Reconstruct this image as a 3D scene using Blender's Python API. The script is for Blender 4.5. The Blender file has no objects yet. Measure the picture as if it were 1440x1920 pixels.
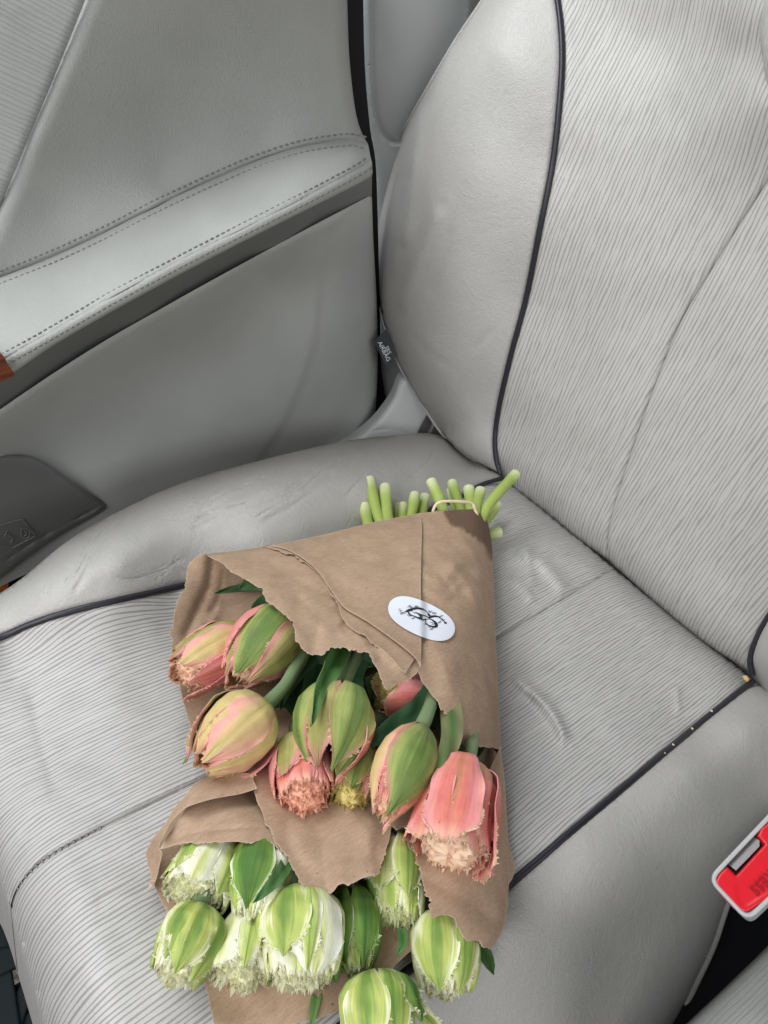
import bpy, math, random
import numpy as np
from mathutils import Matrix, Vector
from mathutils.geometry import delaunay_2d_cdt
SC = bpy.context.scene
rng = np.random.default_rng(7); random.seed(7)
# ------------------------------------------------------------ camera
F = 1400.0
M = np.array([[0.6199852311729265, -0.5854752235908549, 0.5223380856195452],
              [0.7804485005924983, 0.39167110060230104, -0.4873334452671019],
              [0.08073692494995194, 0.709797514446353, 0.6997635582362125]])
CAM = np.array([0.22894494, -0.59118672, 0.9163841])
cam = bpy.data.cameras.new('camera'); camo = bpy.data.objects.new('camera', cam)
SC.collection.objects.link(camo)
camo.matrix_world = Matrix([[*M[0], CAM[0]], [*M[1], CAM[1]], [*M[2], CAM[2]], [0, 0, 0, 1]])
cam.sensor_fit = 'VERTICAL'; cam.sensor_height = 24; cam.lens = F / 1920 * 24
cam.clip_start = 0.01; cam.clip_end = 50
SC.camera = camo
# ------------------------------------------------------------ light: daylight coming in through the car's windows
W = bpy.data.worlds.new('World'); SC.world = W; W.use_nodes = True
bg = W.node_tree.nodes['Background']; bg.inputs[0].default_value = (0.80, 0.88, 0.93, 1); bg.inputs[1].default_value = 0.12
def area(name, loc, target, sx, sy, power, color):
    l = bpy.data.lights.new(name, 'AREA'); l.shape = 'RECTANGLE'; l.size = sx; l.size_y = sy
    l.energy = power; l.color = color
    o = bpy.data.objects.new(name, l); SC.collection.objects.link(o); o.location = loc
    o.rotation_euler = (Vector(target) - Vector(loc)).to_track_quat('-Z', 'Y').to_euler()
    return o
area('windscreen_light', (0.10, -1.30, 1.40), (-0.05, -0.1, 0.40), 1.4, 0.6, 15, (0.985, 0.99, 1.0))
area('driver_window_light', (1.25, -0.35, 1.20), (-0.3, -0.2, 0.45), 0.9, 0.45, 6.5, (0.985, 1.0, 1.0))
area('door_window_light', (-0.62, -0.45, 1.25), (0.1, -0.25, 0.4), 0.9, 0.42, 8.5, (0.95, 0.985, 1.0))
SC.view_settings.view_transform = 'Standard'; SC.view_settings.look = 'None'
SC.view_settings.exposure = 0.0; SC.view_settings.gamma = 1.0
# ------------------------------------------------------------ geometry tools
nw = np.array([0, 0.207911691, 0.978147601]); yw = np.array([0, 0.978147601, -0.207911691])
X = np.array([1.0, 0, 0]); Y = np.array([0, 1.0, 0]); Z = np.array([0, 0, 1.0])
J = np.array([0, 0, 0.3])
ang = math.radians(99)
Bu = math.cos(ang) * (-yw) + math.sin(ang) * nw
Bn = np.cross(X, Bu)
class Plane:
    def __init__(s, p, n, ax, ay): s.p, s.n, s.ax, s.ay = map(np.array, (p, n, ax, ay))
CU = Plane(J, nw, X, yw)
BK = Plane(J, Bn, X, Bu)
DR = Plane((-0.45, 0, 0.3), X, Y, Z)
PL = Plane((-0.53, 0, 0.3), (0.94, -0.342, 0.0), (0.342, 0.94, 0), Z)
def rays(pts):
    pts = np.asarray(pts, float).reshape(-1, 2)
    return np.stack([pts[:, 0] - 720, 960 - pts[:, 1], -F * np.ones(len(pts))], 1) @ M.T
def at(plane, pts, h):
    """points of the place seen at photo pixels pts, lying h metres off a real plane"""
    r = rays(pts); h = np.broadcast_to(np.asarray(h, float), (len(r),))
    t = ((plane.p - CAM) @ plane.n + h) / (r @ plane.n)
    return CAM + r * t[:, None]
def proj(P):
    c = (np.asarray(P) - CAM) @ M
    return np.stack([720 + F * c[..., 0] / -c[..., 2], 960 - F * c[..., 1] / -c[..., 2]], -1)
def sm(pts, n=8):
    """Catmull-Rom curve through pts (any dimension)"""
    p = np.asarray(pts, float); 
    if len(p) < 3: return p
    q = np.vstack([2 * p[0] - p[1], p, 2 * p[-1] - p[-2]]); out = []
    for i in range(1, len(q) - 2):
        a, b, c, d = q[i - 1], q[i], q[i + 1], q[i + 2]
        for t in np.linspace(0, 1, n, endpoint=False):
            out.append(0.5 * (2 * b + (c - a) * t + (2 * a - 5 * b + 4 * c - d) * t * t + (3 * b - a - 3 * c + d) * t ** 3))
    out.append(p[-1]); return np.array(out)
def resample(p, step):
    p = np.asarray(p, float); seg = np.linalg.norm(np.diff(p, axis=0), axis=1); L = np.concatenate([[0], np.cumsum(seg)])
    n = max(1, int(round(L[-1] / step))); s = np.linspace(0, L[-1], n + 1)
    return np.stack([np.interp(s, L, p[:, k]) for k in range(p.shape[1])], 1)
def torn(pts, amp=2.2, step=2.2, seed=0):
    r = np.random.default_rng(seed); p = resample(sm(pts), step); n = len(p)
    t = np.gradient(p, axis=0); nn = np.stack([-t[:, 1], t[:, 0]], 1); nn /= np.linalg.norm(nn, axis=1)[:, None] + 1e-9
    k = r.normal(size=n) * 0.30
    for w, a in ((3, .7), (7, .8), (19, 1.2), (41, 1.2)):
        g = np.convolve(r.normal(size=n + 2 * w), np.hanning(w + 2)[1:-1], 'same')[w:n + w]; k = k + a * g / (np.std(g) + 1e-6) * 0.6
    g = np.convolve(r.normal(size=n + 40), np.hanning(22)[1:-1], 'same')[20:n + 20]; k = k * np.clip(.75 + .5 * g / (np.std(g) + 1e-6), .25, 1.8)
    e = np.minimum(1, np.minimum(np.arange(n), np.arange(n)[::-1]) / 6.0)
    return p + nn * (k * amp * e)[:, None]
def dist(pts, line):
    line = np.asarray(line, float); a = line[:-1]; b = line[1:]; ab = b - a; L2 = (ab ** 2).sum(1) + 1e-9; out = np.empty(len(pts))
    for i in range(0, len(pts), 4000):
        p = pts[i:i + 4000, None, :]; t = np.clip(((p - a) * ab).sum(2) / L2, 0, 1)
        out[i:i + 4000] = np.sqrt((((a + ab * t[..., None]) - p) ** 2).sum(2)).min(1)
    return out
def inside(pts, poly):
    x, y = pts[:, 0][:, None], pts[:, 1][:, None]; a = np.asarray(poly); b = np.roll(a, -1, 0); res = np.zeros(len(pts), bool)
    for i in range(0, len(pts), 4000):
        xx, yy = x[i:i + 4000], y[i:i + 4000]
        c = ((a[:, 1] > yy) != (b[:, 1] > yy)) & (xx < (b[:, 0] - a[:, 0]) * (yy - a[:, 1]) / (b[:, 1] - a[:, 1] + 1e-12) + a[:, 0])
        res[i:i + 4000] = c.sum(1) % 2 == 1
    return res
class Field:
    """smooth height over a plane, through control heights given at photo pixels (thin-plate spline)"""
    def __init__(s, ctrl):
        s.c = None
        if np.isscalar(ctrl): s.k = float(ctrl); return
        c = np.asarray(ctrl, float); s.q = c[:, :2] / 500.0; n = len(c)
        K = s.ker(s.q, s.q) + np.eye(n) * 1e-4; Pm = np.hstack([np.ones((n, 1)), s.q])
        A = np.zeros((n + 3, n + 3)); A[:n, :n] = K; A[:n, n:] = Pm; A[n:, :n] = Pm.T
        s.c = np.linalg.solve(A, np.concatenate([c[:, 2], np.zeros(3)])); s.n = n
    def ker(s, a, b):
        r2 = ((a[:, None] - b[None]) ** 2).sum(2); return 0.5 * r2 * np.log(r2 + 1e-12)
    def __call__(s, pts):
        pts = np.asarray(pts, float).reshape(-1, 2)
        if s.c is None: return np.full(len(pts), s.k)
        q = pts / 500.0; return s.ker(q, s.q) @ s.c[:s.n] + np.hstack([np.ones((len(q), 1)), q]) @ s.c[s.n:]
def wav(pts, scale, seed, n=14):
    r = np.random.default_rng(seed); out = np.zeros(len(pts))
    for _ in range(n):
        a = r.uniform(0, 6.28); k = 6.28 / (scale * r.uniform(0.5, 1.8)); out += np.sin(pts[:, 0] * math.cos(a) * k + pts[:, 1] * math.sin(a) * k + r.uniform(0, 6.28))
    return out / math.sqrt(n)
def hfun(pts, field, rounds=(), creases=(), dents=(), noise=(), folds=()):
    h = field(pts)
    for line, w, dep in folds: h = h - dep * np.maximum(0, 1 - dist(pts, line) / w)
    for line, w, drop in rounds:
        d = np.clip(1 - dist(pts, line) / w, 0, 0.985); h = h - drop * (1 - np.sqrt(1 - d * d))
    for line, w, dep in creases:
        d = dist(pts, line) / w; L0, L1 = np.asarray(line[0], float), np.asarray(line[-1], float)
        if w < 17 and np.linalg.norm(L0 - L1) > 12:
            de = np.minimum(np.linalg.norm(pts - L0, axis=1), np.linalg.norm(pts - L1, axis=1)); tp = np.clip(de / max(2.2 * w, 22), 0, 1); dep = dep * tp * tp * (3 - 2 * tp)
        h = h - dep * np.exp(-d * d) * (np.clip(.55 + .6 * wav(pts, 60, int(abs(line[0][0]))), 0, 1.2) if w < 3.2 else 1)
    for poly, w, dep in dents:
        d = dist(pts, np.vstack([poly, poly[:1]])); d = np.where(inside(pts, poly), d, -d); k = np.clip(d / w + 0.5, 0, 1); h = h - dep * k * k * (3 - 2 * k)
    for a, sc, sd in noise: h = h + a * wav(pts, sc, sd)
    return h
def mk(name, V, Fc, mat, parent=None, uv=None, col=None, smooth=True, attrs=None):
    V = np.asarray(V, float)
    if parent is not None: V = V - np.array(root_loc(parent))
    me = bpy.data.meshes.new(name); me.from_pydata(V.tolist(), [], [list(map(int, f)) for f in Fc]); me.update()
    if smooth: me.polygons.foreach_set('use_smooth', [True] * len(me.polygons))
    nl = len(me.loops); li = np.empty(nl, np.int32); me.loops.foreach_get('vertex_index', li)
    if uv is not None:
        l = me.uv_layers.new(name='UVMap'); l.data.foreach_set('uv', np.asarray(uv, np.float32)[li].ravel())
    if col is not None:
        c = np.ones((len(V), 4), np.float32); c[:, :3] = col
        a = me.color_attributes.new('Col', 'FLOAT_COLOR', 'POINT'); a.data.foreach_set('color', c.ravel())
    for k, v in (attrs or {}).items():
        a = me.attributes.new(k, 'FLOAT', 'POINT'); a.data.foreach_set('value', np.asarray(v, np.float32))
    if mat is not None: me.materials.append(mat)
    o = bpy.data.objects.new(name, me); SC.collection.objects.link(o)
    if parent is not None: o.parent = parent
    return o
def root_loc(o):
    p = np.zeros(3)
    while o is not None: p += np.array(o.location); o = o.parent
    return p
def thing(name, label, cat, loc, group=None):
    o = bpy.data.objects.new(name, None); SC.collection.objects.link(o); o.location = tuple(float(v) for v in loc)
    o.empty_display_size = 0.05; o['label'] = label; o['category'] = cat
    if group: o['group'] = group
    return o
def solid(o, t, off=-1):
    m = o.modifiers.new('thickness', 'SOLIDIFY'); m.thickness = t; m.offset = off
    e = o.modifiers.new('crisp_edges', 'EDGE_SPLIT'); e.split_angle = math.radians(62); return o
def sheet(name, outline, plane, ctrl, mat, parent=None, rounds=(), creases=(), dents=(), noise=(), folds=(), step=7, thick=0, skirt=(), uvf=None, attrf=None, off=-1, colf=None):
    field = ctrl if isinstance(ctrl, Field) else Field(ctrl)
    o0 = np.asarray(outline, float); out = []
    for i in range(len(o0)):
        a, b = o0[i], o0[(i + 1) % len(o0)]; L = np.linalg.norm(b - a)
        if L < 0.6: continue
        n = max(1, int(math.ceil(L / step))) if L > step else 1
        for k in range(n): out.append(a + (b - a) * k / n)
    out = np.array(out); x0, y0 = out.min(0); x1, y1 = out.max(0)
    gx, gy = np.meshgrid(np.arange(x0, x1, step), np.arange(y0, y1, step * 0.87)); gx = gx + (np.arange(gx.shape[0]) % 2)[:, None] * step / 2
    g = np.stack([gx.ravel(), gy.ravel()], 1); ex = [g]
    for line, w, _ in list(rounds) + list(creases) + [(l_, min(w_, 9), 0) for l_, w_, _x in folds]:
        w2 = min(w, 30)
        if w2 < step * 3:
            p = resample(line, max(step * 0.7, w2)); t = np.gradient(p, axis=0); nn = np.stack([-t[:, 1], t[:, 0]], 1); nn /= np.linalg.norm(nn, axis=1)[:, None] + 1e-9
            for k in (-1.0, -0.5, 0, 0.5, 1.0): ex.append(p + nn * w2 * k)
    g = np.vstack(ex); g = g[inside(g, out)]; g = g[dist(g, np.vstack([out, out[:1]])) > min(step, 4) * 0.45]
    key = np.round(g / 1.6).astype(int); _, idx = np.unique(key, axis=0, return_index=True); g = g[idx]
    pts = np.vstack([out, g]); n0 = len(out)
    r = delaunay_2d_cdt([Vector((float(a), float(b))) for a, b in pts], [], [list(range(n0))], 1, 1e-4)
    v2 = np.array([(v.x, v.y) for v in r[0]]); fc = [tuple(f) for f in r[2]]
    h = hfun(v2, field, rounds, creases, dents, noise, folds); V = at(plane, v2, h)
    f0 = fc[len(fc) // 2]; nn = np.cross(V[f0[1]] - V[f0[0]], V[f0[2]] - V[f0[0]])
    if nn @ (CAM - V[f0[0]]) < 0: fc = [f[::-1] for f in fc]
    if skirt:
        cnt = {}
        for f in fc:
            for k in range(len(f)): e = (f[k], f[(k + 1) % len(f)]); cnt[e] = 1
        be = [e for e in cnt if (e[1], e[0]) not in cnt]; V = list(V); v2l = list(v2)
        for line, dvec, rnd in skirt:
            bv = sorted({v for e in be for v in e}); d = dist(v2[bv], line); ok = {v for v, q in zip(bv, d) if q < 3.0}
            mp = {}; dv = np.asarray(dvec, float)
            for v in ok:
                mp[v] = [v]
                for k in range(1, 5): V.append(V[v] + dv * k / 4 + rnd * np.sin(k / 4 * 1.57) * 0); v2l.append(v2[v] + 0.0); mp[v].append(len(V) - 1)
            for a, b in be:
                if a in ok and b in ok:
                    for k in range(4): fc.append((b, a, mp[a][k + 1], mp[b][k + 1]) if k == 0 else (mp[b][k], mp[a][k], mp[a][k + 1], mp[b][k + 1]))
        V = np.array(V); v2 = np.array(v2l)
    q = V - plane.p; uv = np.stack([q @ plane.ax, q @ plane.ay], 1)
    if uvf is not None: uv = uvf(v2, uv)
    o = mk(name, V, fc, mat, parent, uv, attrs={**(attrf(v2) if attrf else {}), **({'rim': (np.arange(len(V)) < n0) * 1.0} if thick == .0004 else {})}, col=colf(v2) if colf else None)
    if thick: solid(o, thick, off)
    return o
def frames(P):
    T = np.gradient(P, axis=0); T /= np.linalg.norm(T, axis=1)[:, None] + 1e-12
    N = np.zeros_like(P); up = np.array([0.13, 0.21, 1.0]); n = up - T[0] * (up @ T[0]); n /= np.linalg.norm(n)
    for i in range(len(P)):
        n = n - T[i] * (n @ T[i]); n /= np.linalg.norm(n) + 1e-12; N[i] = n
    return T, N, np.cross(T, N)
def tube(name, P, rad, mat, parent=None, sides=10, cap=True, col=None, flat=1.0):
    P = np.asarray(P, float); n = len(P); rad = np.broadcast_to(rad, (n,)); T, N, B = frames(P)
    a = np.arange(sides) / sides * 2 * math.pi
    V = (P[:, None] + rad[:, None, None] * (np.cos(a)[None, :, None] * N[:, None] + flat * np.sin(a)[None, :, None] * B[:, None])).reshape(-1, 3)
    Fc = [(i * sides + k, i * sides + (k + 1) % sides, (i + 1) * sides + (k + 1) % sides, (i + 1) * sides + k) for i in range(n - 1) for k in range(sides)]
    V = list(V); cv = None
    if cap:
        for i, s in ((0, 1), (n - 1, -1)):
            b1 = len(V); ring = [V[i * sides + k] for k in range(sides)]
            V += ring; V += [P[i] + (q - P[i]) * .86 - T[i] * rad[i] * .10 * s for q in ring]; V += [P[i] + (q - P[i]) * .84 - T[i] * rad[i] * .10 * s for q in ring]; V.append(P[i] - T[i] * rad[i] * 0.02 * s); c = len(V) - 1
            for k in range(sides):
                k2 = (k + 1) % sides
                for f in ((b1 + k, b1 + k2, b1 + sides + k2, b1 + sides + k), (b1 + 2 * sides + k, b1 + 2 * sides + k2, c)): Fc.append(f[::-1] if s == 1 else f)
    L = np.concatenate([[0], np.cumsum(np.linalg.norm(np.diff(P, axis=0), axis=1))])
    uv = [(k / sides, L[i]) for i in range(n) for k in range(sides)] + ([(.5, 0)] * (3 * sides + 1) + [(.5, L[-1])] * (3 * sides + 1) if cap else [])
    if col is not None:
        cc = np.repeat(np.asarray(col(L / L[-1])), sides, axis=0); nc = 3 * sides + 1; cv = np.vstack([cc, np.repeat(cc[:1], nc, 0), np.repeat(cc[-1:], nc, 0)]) if cap else cc
    return mk(name, V, Fc, mat, parent, uv, col=cv)
def box(name, c, sz, mat, parent=None, bev=0.0, rotz=0):
    import bmesh
    bm = bmesh.new(); bmesh.ops.create_cube(bm, size=1); bmesh.ops.scale(bm, vec=sz, verts=bm.verts)
    if bev: bmesh.ops.bevel(bm, geom=bm.edges[:], offset=bev, segments=3, affect='EDGES')
    bmesh.ops.rotate(bm, cent=(0, 0, 0), matrix=Matrix.Rotation(rotz, 3, 'Z'), verts=bm.verts)
    me = bpy.data.meshes.new(name); p = np.zeros(3) if parent is None else root_loc(parent)
    bmesh.ops.translate(bm, vec=tuple(np.array(c) - p), verts=bm.verts); bm.to_mesh(me); bm.free(); me.materials.append(mat)
    o = bpy.data.objects.new(name, me); SC.collection.objects.link(o)
    if parent: o.parent = parent
    return o
# ------------------------------------------------------------ materials
def mat(name, rough=0.5, spec=0.5, base=(0.5, 0.5, 0.5)):
    m = bpy.data.materials.new(name); m.use_nodes = True; nt = m.node_tree; b = nt.nodes['Principled BSDF']
    b.inputs['Base Color'].default_value = (*base, 1); b.inputs['Roughness'].default_value = rough
    b.inputs['Specular IOR Level'].default_value = spec
    return m, nt, b
def nd(nt, t, ins=None, **kw):
    n = nt.nodes.new(t)
    for k, v in kw.items(): setattr(n, k, v)
    for k, v in (ins or {}).items():
        if hasattr(v, 'type') and hasattr(v, 'node'): nt.links.new(v, n.inputs[k])
        else: n.inputs[k].default_value = v
    return n
def mth(nt, op, a, b=None, c=None):
    n = nt.nodes.new('ShaderNodeMath'); n.operation = op
    for i, v in enumerate((a, b, c)):
        if v is None: continue
        if hasattr(v, 'node'): nt.links.new(v, n.inputs[i])
        else: n.inputs[i].default_value = v
    return n.outputs[0]
def ramp(nt, fac, stops):
    r = nt.nodes.new('ShaderNodeValToRGB'); nt.links.new(fac, r.inputs[0]); e = r.color_ramp.elements
    while len(e) < len(stops): e.new(0.5)
    for k, (p, c) in enumerate(stops): e[k].position = p; e[k].color = (*c, 1) if len(c) == 3 else c
    return r.outputs[0]
def mix(nt, f, a, b, mode='MIX'):
    n = nt.nodes.new('ShaderNodeMix'); n.data_type = 'RGBA'; n.blend_type = mode
    for i, v in ((0, f), (6, a), (7, b)):
        if hasattr(v, 'node'): nt.links.new(v, n.inputs[i])
        else: n.inputs[i].default_value = v if i == 0 else (*v, 1)
    return n.outputs[2]
def uvmap(nt, sx, sy, warp=0, wscale=30):
    u = nd(nt, 'ShaderNodeUVMap', uv_map='UVMap').outputs[0]
    mp = nd(nt, 'ShaderNodeMapping', {'Vector': u, 'Scale': (sx, sy, 1)}); return mp.outputs[0]
def bump(nt, b, h, strength, dist_, prev=None):
    n = nd(nt, 'ShaderNodeBump', {'Height': h, 'Strength': strength, 'Distance': dist_})
    if prev is not None: nt.links.new(prev, n.inputs['Normal'])
    nt.links.new(n.outputs[0], b.inputs['Normal']); return n.outputs[0]
def leather(name, c, rough=0.42, grain=900, gs=0.25, var=0.06, wrinkle=0.0, stretch=1.0):
    m, nt, b = mat(name, rough, 0.5)
    obj = nd(nt, 'ShaderNodeTexCoord').outputs['Object']
    v = nd(nt, 'ShaderNodeTexVoronoi', {'Vector': obj, 'Scale': grain}, feature='DISTANCE_TO_EDGE')
    n1 = nd(nt, 'ShaderNodeTexNoise', {'Vector': obj, 'Scale': 14.0, 'Detail': 6.0, 'Roughness': 0.6})
    n2 = nd(nt, 'ShaderNodeTexNoise', {'Vector': obj, 'Scale': 420.0, 'Detail': 3.0})
    lo = tuple(x * (1 - var) for x in c); hi = tuple(min(1, x * (1 + var)) for x in c)
    cc = ramp(nt, n1.outputs[0], [(0.3, lo), (0.7, hi)])
    vg = mth(nt, 'MINIMUM', mth(nt, 'MULTIPLY', v.outputs['Distance'], 5.0), 1.0)
    cc = mix(nt, mth(nt, 'MULTIPLY', mth(nt, 'SUBTRACT', 1.0, vg), 0.10), cc, (0.1, 0.1, 0.1))
    nt.links.new(cc, b.inputs['Base Color'])
    h = mth(nt, 'ADD', mth(nt, 'MULTIPLY', vg, 0.5), n2.outputs[0])
    pv = bump(nt, b, h, gs, 0.0005)
    if wrinkle:
        mp = nd(nt, 'ShaderNodeMapping', {'Vector': obj, 'Scale': (1, 1, 1)})
        w = nd(nt, 'ShaderNodeTexNoise', {'Vector': mp.outputs[0], 'Scale': 38.0, 'Detail': 5.0, 'Roughness': 0.55, 'Distortion': 1.6})
        rd = mth(nt, 'ABSOLUTE', mth(nt, 'SUBTRACT', w.outputs[0], 0.5))
        rd = mth(nt, 'MINIMUM', mth(nt, 'MULTIPLY', rd, 9.0), 1.0)
        bump(nt, b, rd, wrinkle, 0.0012, pv)
    r = ramp(nt, n1.outputs[0], [(0.3, (rough - .05,) * 3), (0.7, (rough + .07,) * 3)]); nt.links.new(r, b.inputs['Roughness'])
    return m
def ribbed(name, c, pitch=0.0036, dark=0.36, rough=0.42):
    """leather embossed with fine, irregular parallel ribs along the second UV axis"""
    m, nt, b = mat(name, rough, 0.5)
    u = nd(nt, 'ShaderNodeUVMap', uv_map='UVMap').outputs[0]; s = nd(nt, 'ShaderNodeSeparateXYZ', {'Vector': u})
    w1 = nd(nt, 'ShaderNodeTexNoise', {'Vector': nd(nt, 'ShaderNodeMapping', {'Vector': u, 'Scale': (60, 9, 1)}).outputs[0], 'Scale': 1.0, 'Detail': 2.0})
    w2 = nd(nt, 'ShaderNodeTexNoise', {'Vector': nd(nt, 'ShaderNodeMapping', {'Vector': u, 'Scale': (200, 22, 1)}).outputs[0], 'Scale': 1.0, 'Detail': 2.0})
    ph = mth(nt, 'ADD', mth(nt, 'DIVIDE', s.outputs[0], pitch), mth(nt, 'ADD', mth(nt, 'MULTIPLY', w1.outputs[0], 1.5), mth(nt, 'MULTIPLY', w2.outputs[0], 1.0)))
    fr = mth(nt, 'ABSOLUTE', mth(nt, 'SUBTRACT', mth(nt, 'FRACT', ph), 0.5))      # 0 in the groove, 0.5 on the rib
    br = nd(nt, 'ShaderNodeTexNoise', {'Vector': nd(nt, 'ShaderNodeMapping', {'Vector': u, 'Scale': (420, 40, 1)}).outputs[0], 'Scale': 1.0, 'Detail': 3.0})
    wd = mth(nt, 'ADD', mth(nt, 'MULTIPLY', br.outputs[0], 0.42), -0.02)
    g = mth(nt, 'DIVIDE', mth(nt, 'SUBTRACT', wd, fr), 0.10); g = mth(nt, 'MINIMUM', mth(nt, 'MAXIMUM', g, 0.0), 1.0)
    cross = nd(nt, 'ShaderNodeTexNoise', {'Vector': nd(nt, 'ShaderNodeMapping', {'Vector': u, 'Scale': (500, 900, 1)}).outputs[0], 'Scale': 1.0, 'Detail': 3.0})
    big = nd(nt, 'ShaderNodeTexNoise', {'Vector': u, 'Scale': 12.0, 'Detail': 4.0})
    lo = tuple(x * 0.94 for x in c); hi = tuple(x * 1.05 for x in c)
    cc = ramp(nt, big.outputs[0], [(0.3, lo), (0.7, hi)])
    cc = mix(nt, mth(nt, 'MULTIPLY', g, dark), cc, tuple(x * 0.22 for x in c))
    nt.links.new(cc, b.inputs['Base Color'])
    h = mth(nt, 'ADD', mth(nt, 'MULTIPLY', g, -1.0), mth(nt, 'MULTIPLY', cross.outputs[0], 0.5))
    pv = bump(nt, b, h, 0.55, 0.0006)
    n3 = nd(nt, 'ShaderNodeTexNoise', {'Vector': u, 'Scale': 26.0, 'Detail': 4.0, 'Distortion': 1.0})
    bump(nt, b, n3.outputs[0], 0.25, 0.004, pv)
    return m
def plastic(name, c, rough=0.5, gs=0.15, grain=700, spec=0.5):
    m, nt, b = mat(name, rough, spec, c); obj = nd(nt, 'ShaderNodeTexCoord').outputs['Object']
    n = nd(nt, 'ShaderNodeTexNoise', {'Vector': obj, 'Scale': grain, 'Detail': 3.0})
    n1 = nd(nt, 'ShaderNodeTexNoise', {'Vector': obj, 'Scale': 9.0, 'Detail': 5.0})
    nt.links.new(ramp(nt, n1.outputs[0], [(0.3, tuple(x * .93 for x in c)), (0.7, tuple(min(1, x * 1.06) for x in c))]), b.inputs['Base Color'])
    bump(nt, b, n.outputs[0], gs, 0.0006); return m
L_SEAT = leather('seat_leather', (0.45, 0.435, 0.415), 0.40, 560, 0.55, 0.05, 0.16)
L_RIB = ribbed('ribbed_cushion_leather', (0.49, 0.475, 0.46), 0.0030, 0.52, 0.5)
L_RIBB = ribbed('ribbed_backrest_leather', (0.49, 0.475, 0.455), 0.0041, 0.42, 0.46)
L_DOOR = leather('door_leather', (0.35, 0.355, 0.335), 0.46, 900, 0.7, 0.04)
L_DRIB = ribbed('ribbed_door_leather', (0.40, 0.405, 0.39), 0.0036, 0.13)
P_DOOR = plastic('door_plastic', (0.43, 0.44, 0.425), 0.5, 0.30, 520)
P_SHADE = plastic('shaded_plastic', (0.15, 0.155, 0.15), 0.5, 0.1)  # shade under the armrest put into the plastic's colour
P_POCK = plastic('pocket_plastic', (0.15, 0.153, 0.148), 0.5, 0.12)
P_PIL = plastic('pillar_plastic', (0.36, 0.375, 0.37), 0.42, 0.1)
P_TRIM = plastic('seat_trim_plastic', (0.60, 0.62, 0.61), 0.4, 0.1)
P_BLACK = plastic('rubber_and_gap_shade', (0.008, 0.008, 0.010), 0.7, 0.1, spec=0.2)  # black of the rubber parts, also the painted shade in the gaps
P_PIPE = plastic('black_piping', (0.018, 0.018, 0.026), 0.38, 0.25, 1500)
P_RED = plastic('red_button_plastic', (0.62, 0.012, 0.022), 0.32, 0.05)
P_BUCK = plastic('buckle_plastic', (0.42, 0.42, 0.42), 0.35, 0.12)
P_FRAME = plastic('seat_frame_plastic', (0.014, 0.02, 0.022), 0.75, 0.1, spec=0.15)
P_STITCH = plastic('stitch_thread', (0.20, 0.20, 0.19), 0.7, 0.1)
m_, nt, b = mat('metal_latch', 0.35, 0.5, (0.25, 0.23, 0.23)); b.inputs['Metallic'].default_value = 0.8; METAL = m_
def wood():
    m, nt, b = mat('red_wood', 0.18, 0.6); obj = nd(nt, 'ShaderNodeTexCoord').outputs['Object']
    n = nd(nt, 'ShaderNodeTexNoise', {'Vector': nd(nt, 'ShaderNodeMapping', {'Vector': obj, 'Scale': (20, 20, 220)}).outputs[0], 'Scale': 1.0, 'Detail': 4.0, 'Distortion': 0.6})
    nt.links.new(ramp(nt, n.outputs[0], [(0.3, (0.05, 0.012, 0.006)), (0.7, (0.22, 0.05, 0.02))]), b.inputs['Base Color']); return m
WOOD = wood()
m_, nt, b = mat('orange_wood', 0.25, 0.5); ob_ = nd(nt, 'ShaderNodeTexCoord').outputs['Object']
n_ = nd(nt, 'ShaderNodeTexNoise', {'Vector': ob_, 'Scale': 120.0, 'Detail': 4.0}); nt.links.new(ramp(nt, n_.outputs[0], [(0.3, (0.35, 0.07, 0.012)), (0.7, (0.6, 0.15, 0.03))]), b.inputs['Base Color']); OWOOD = m_
m_, nt, b = mat('carpet', 0.95, 0.1); ob_ = nd(nt, 'ShaderNodeTexCoord').outputs['Object']
n_ = nd(nt, 'ShaderNodeTexNoise', {'Vector': ob_, 'Scale': 60.0, 'Detail': 8.0, 'Roughness': 0.75}); nt.links.new(ramp(nt, n_.outputs[0], [(0.35, (0.05, 0.045, 0.035)), (0.65, (0.34, 0.30, 0.25))]), b.inputs['Base Color'])
bump(nt, b, n_.outputs[0], 0.8, 0.006); CARPET = m_
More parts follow.
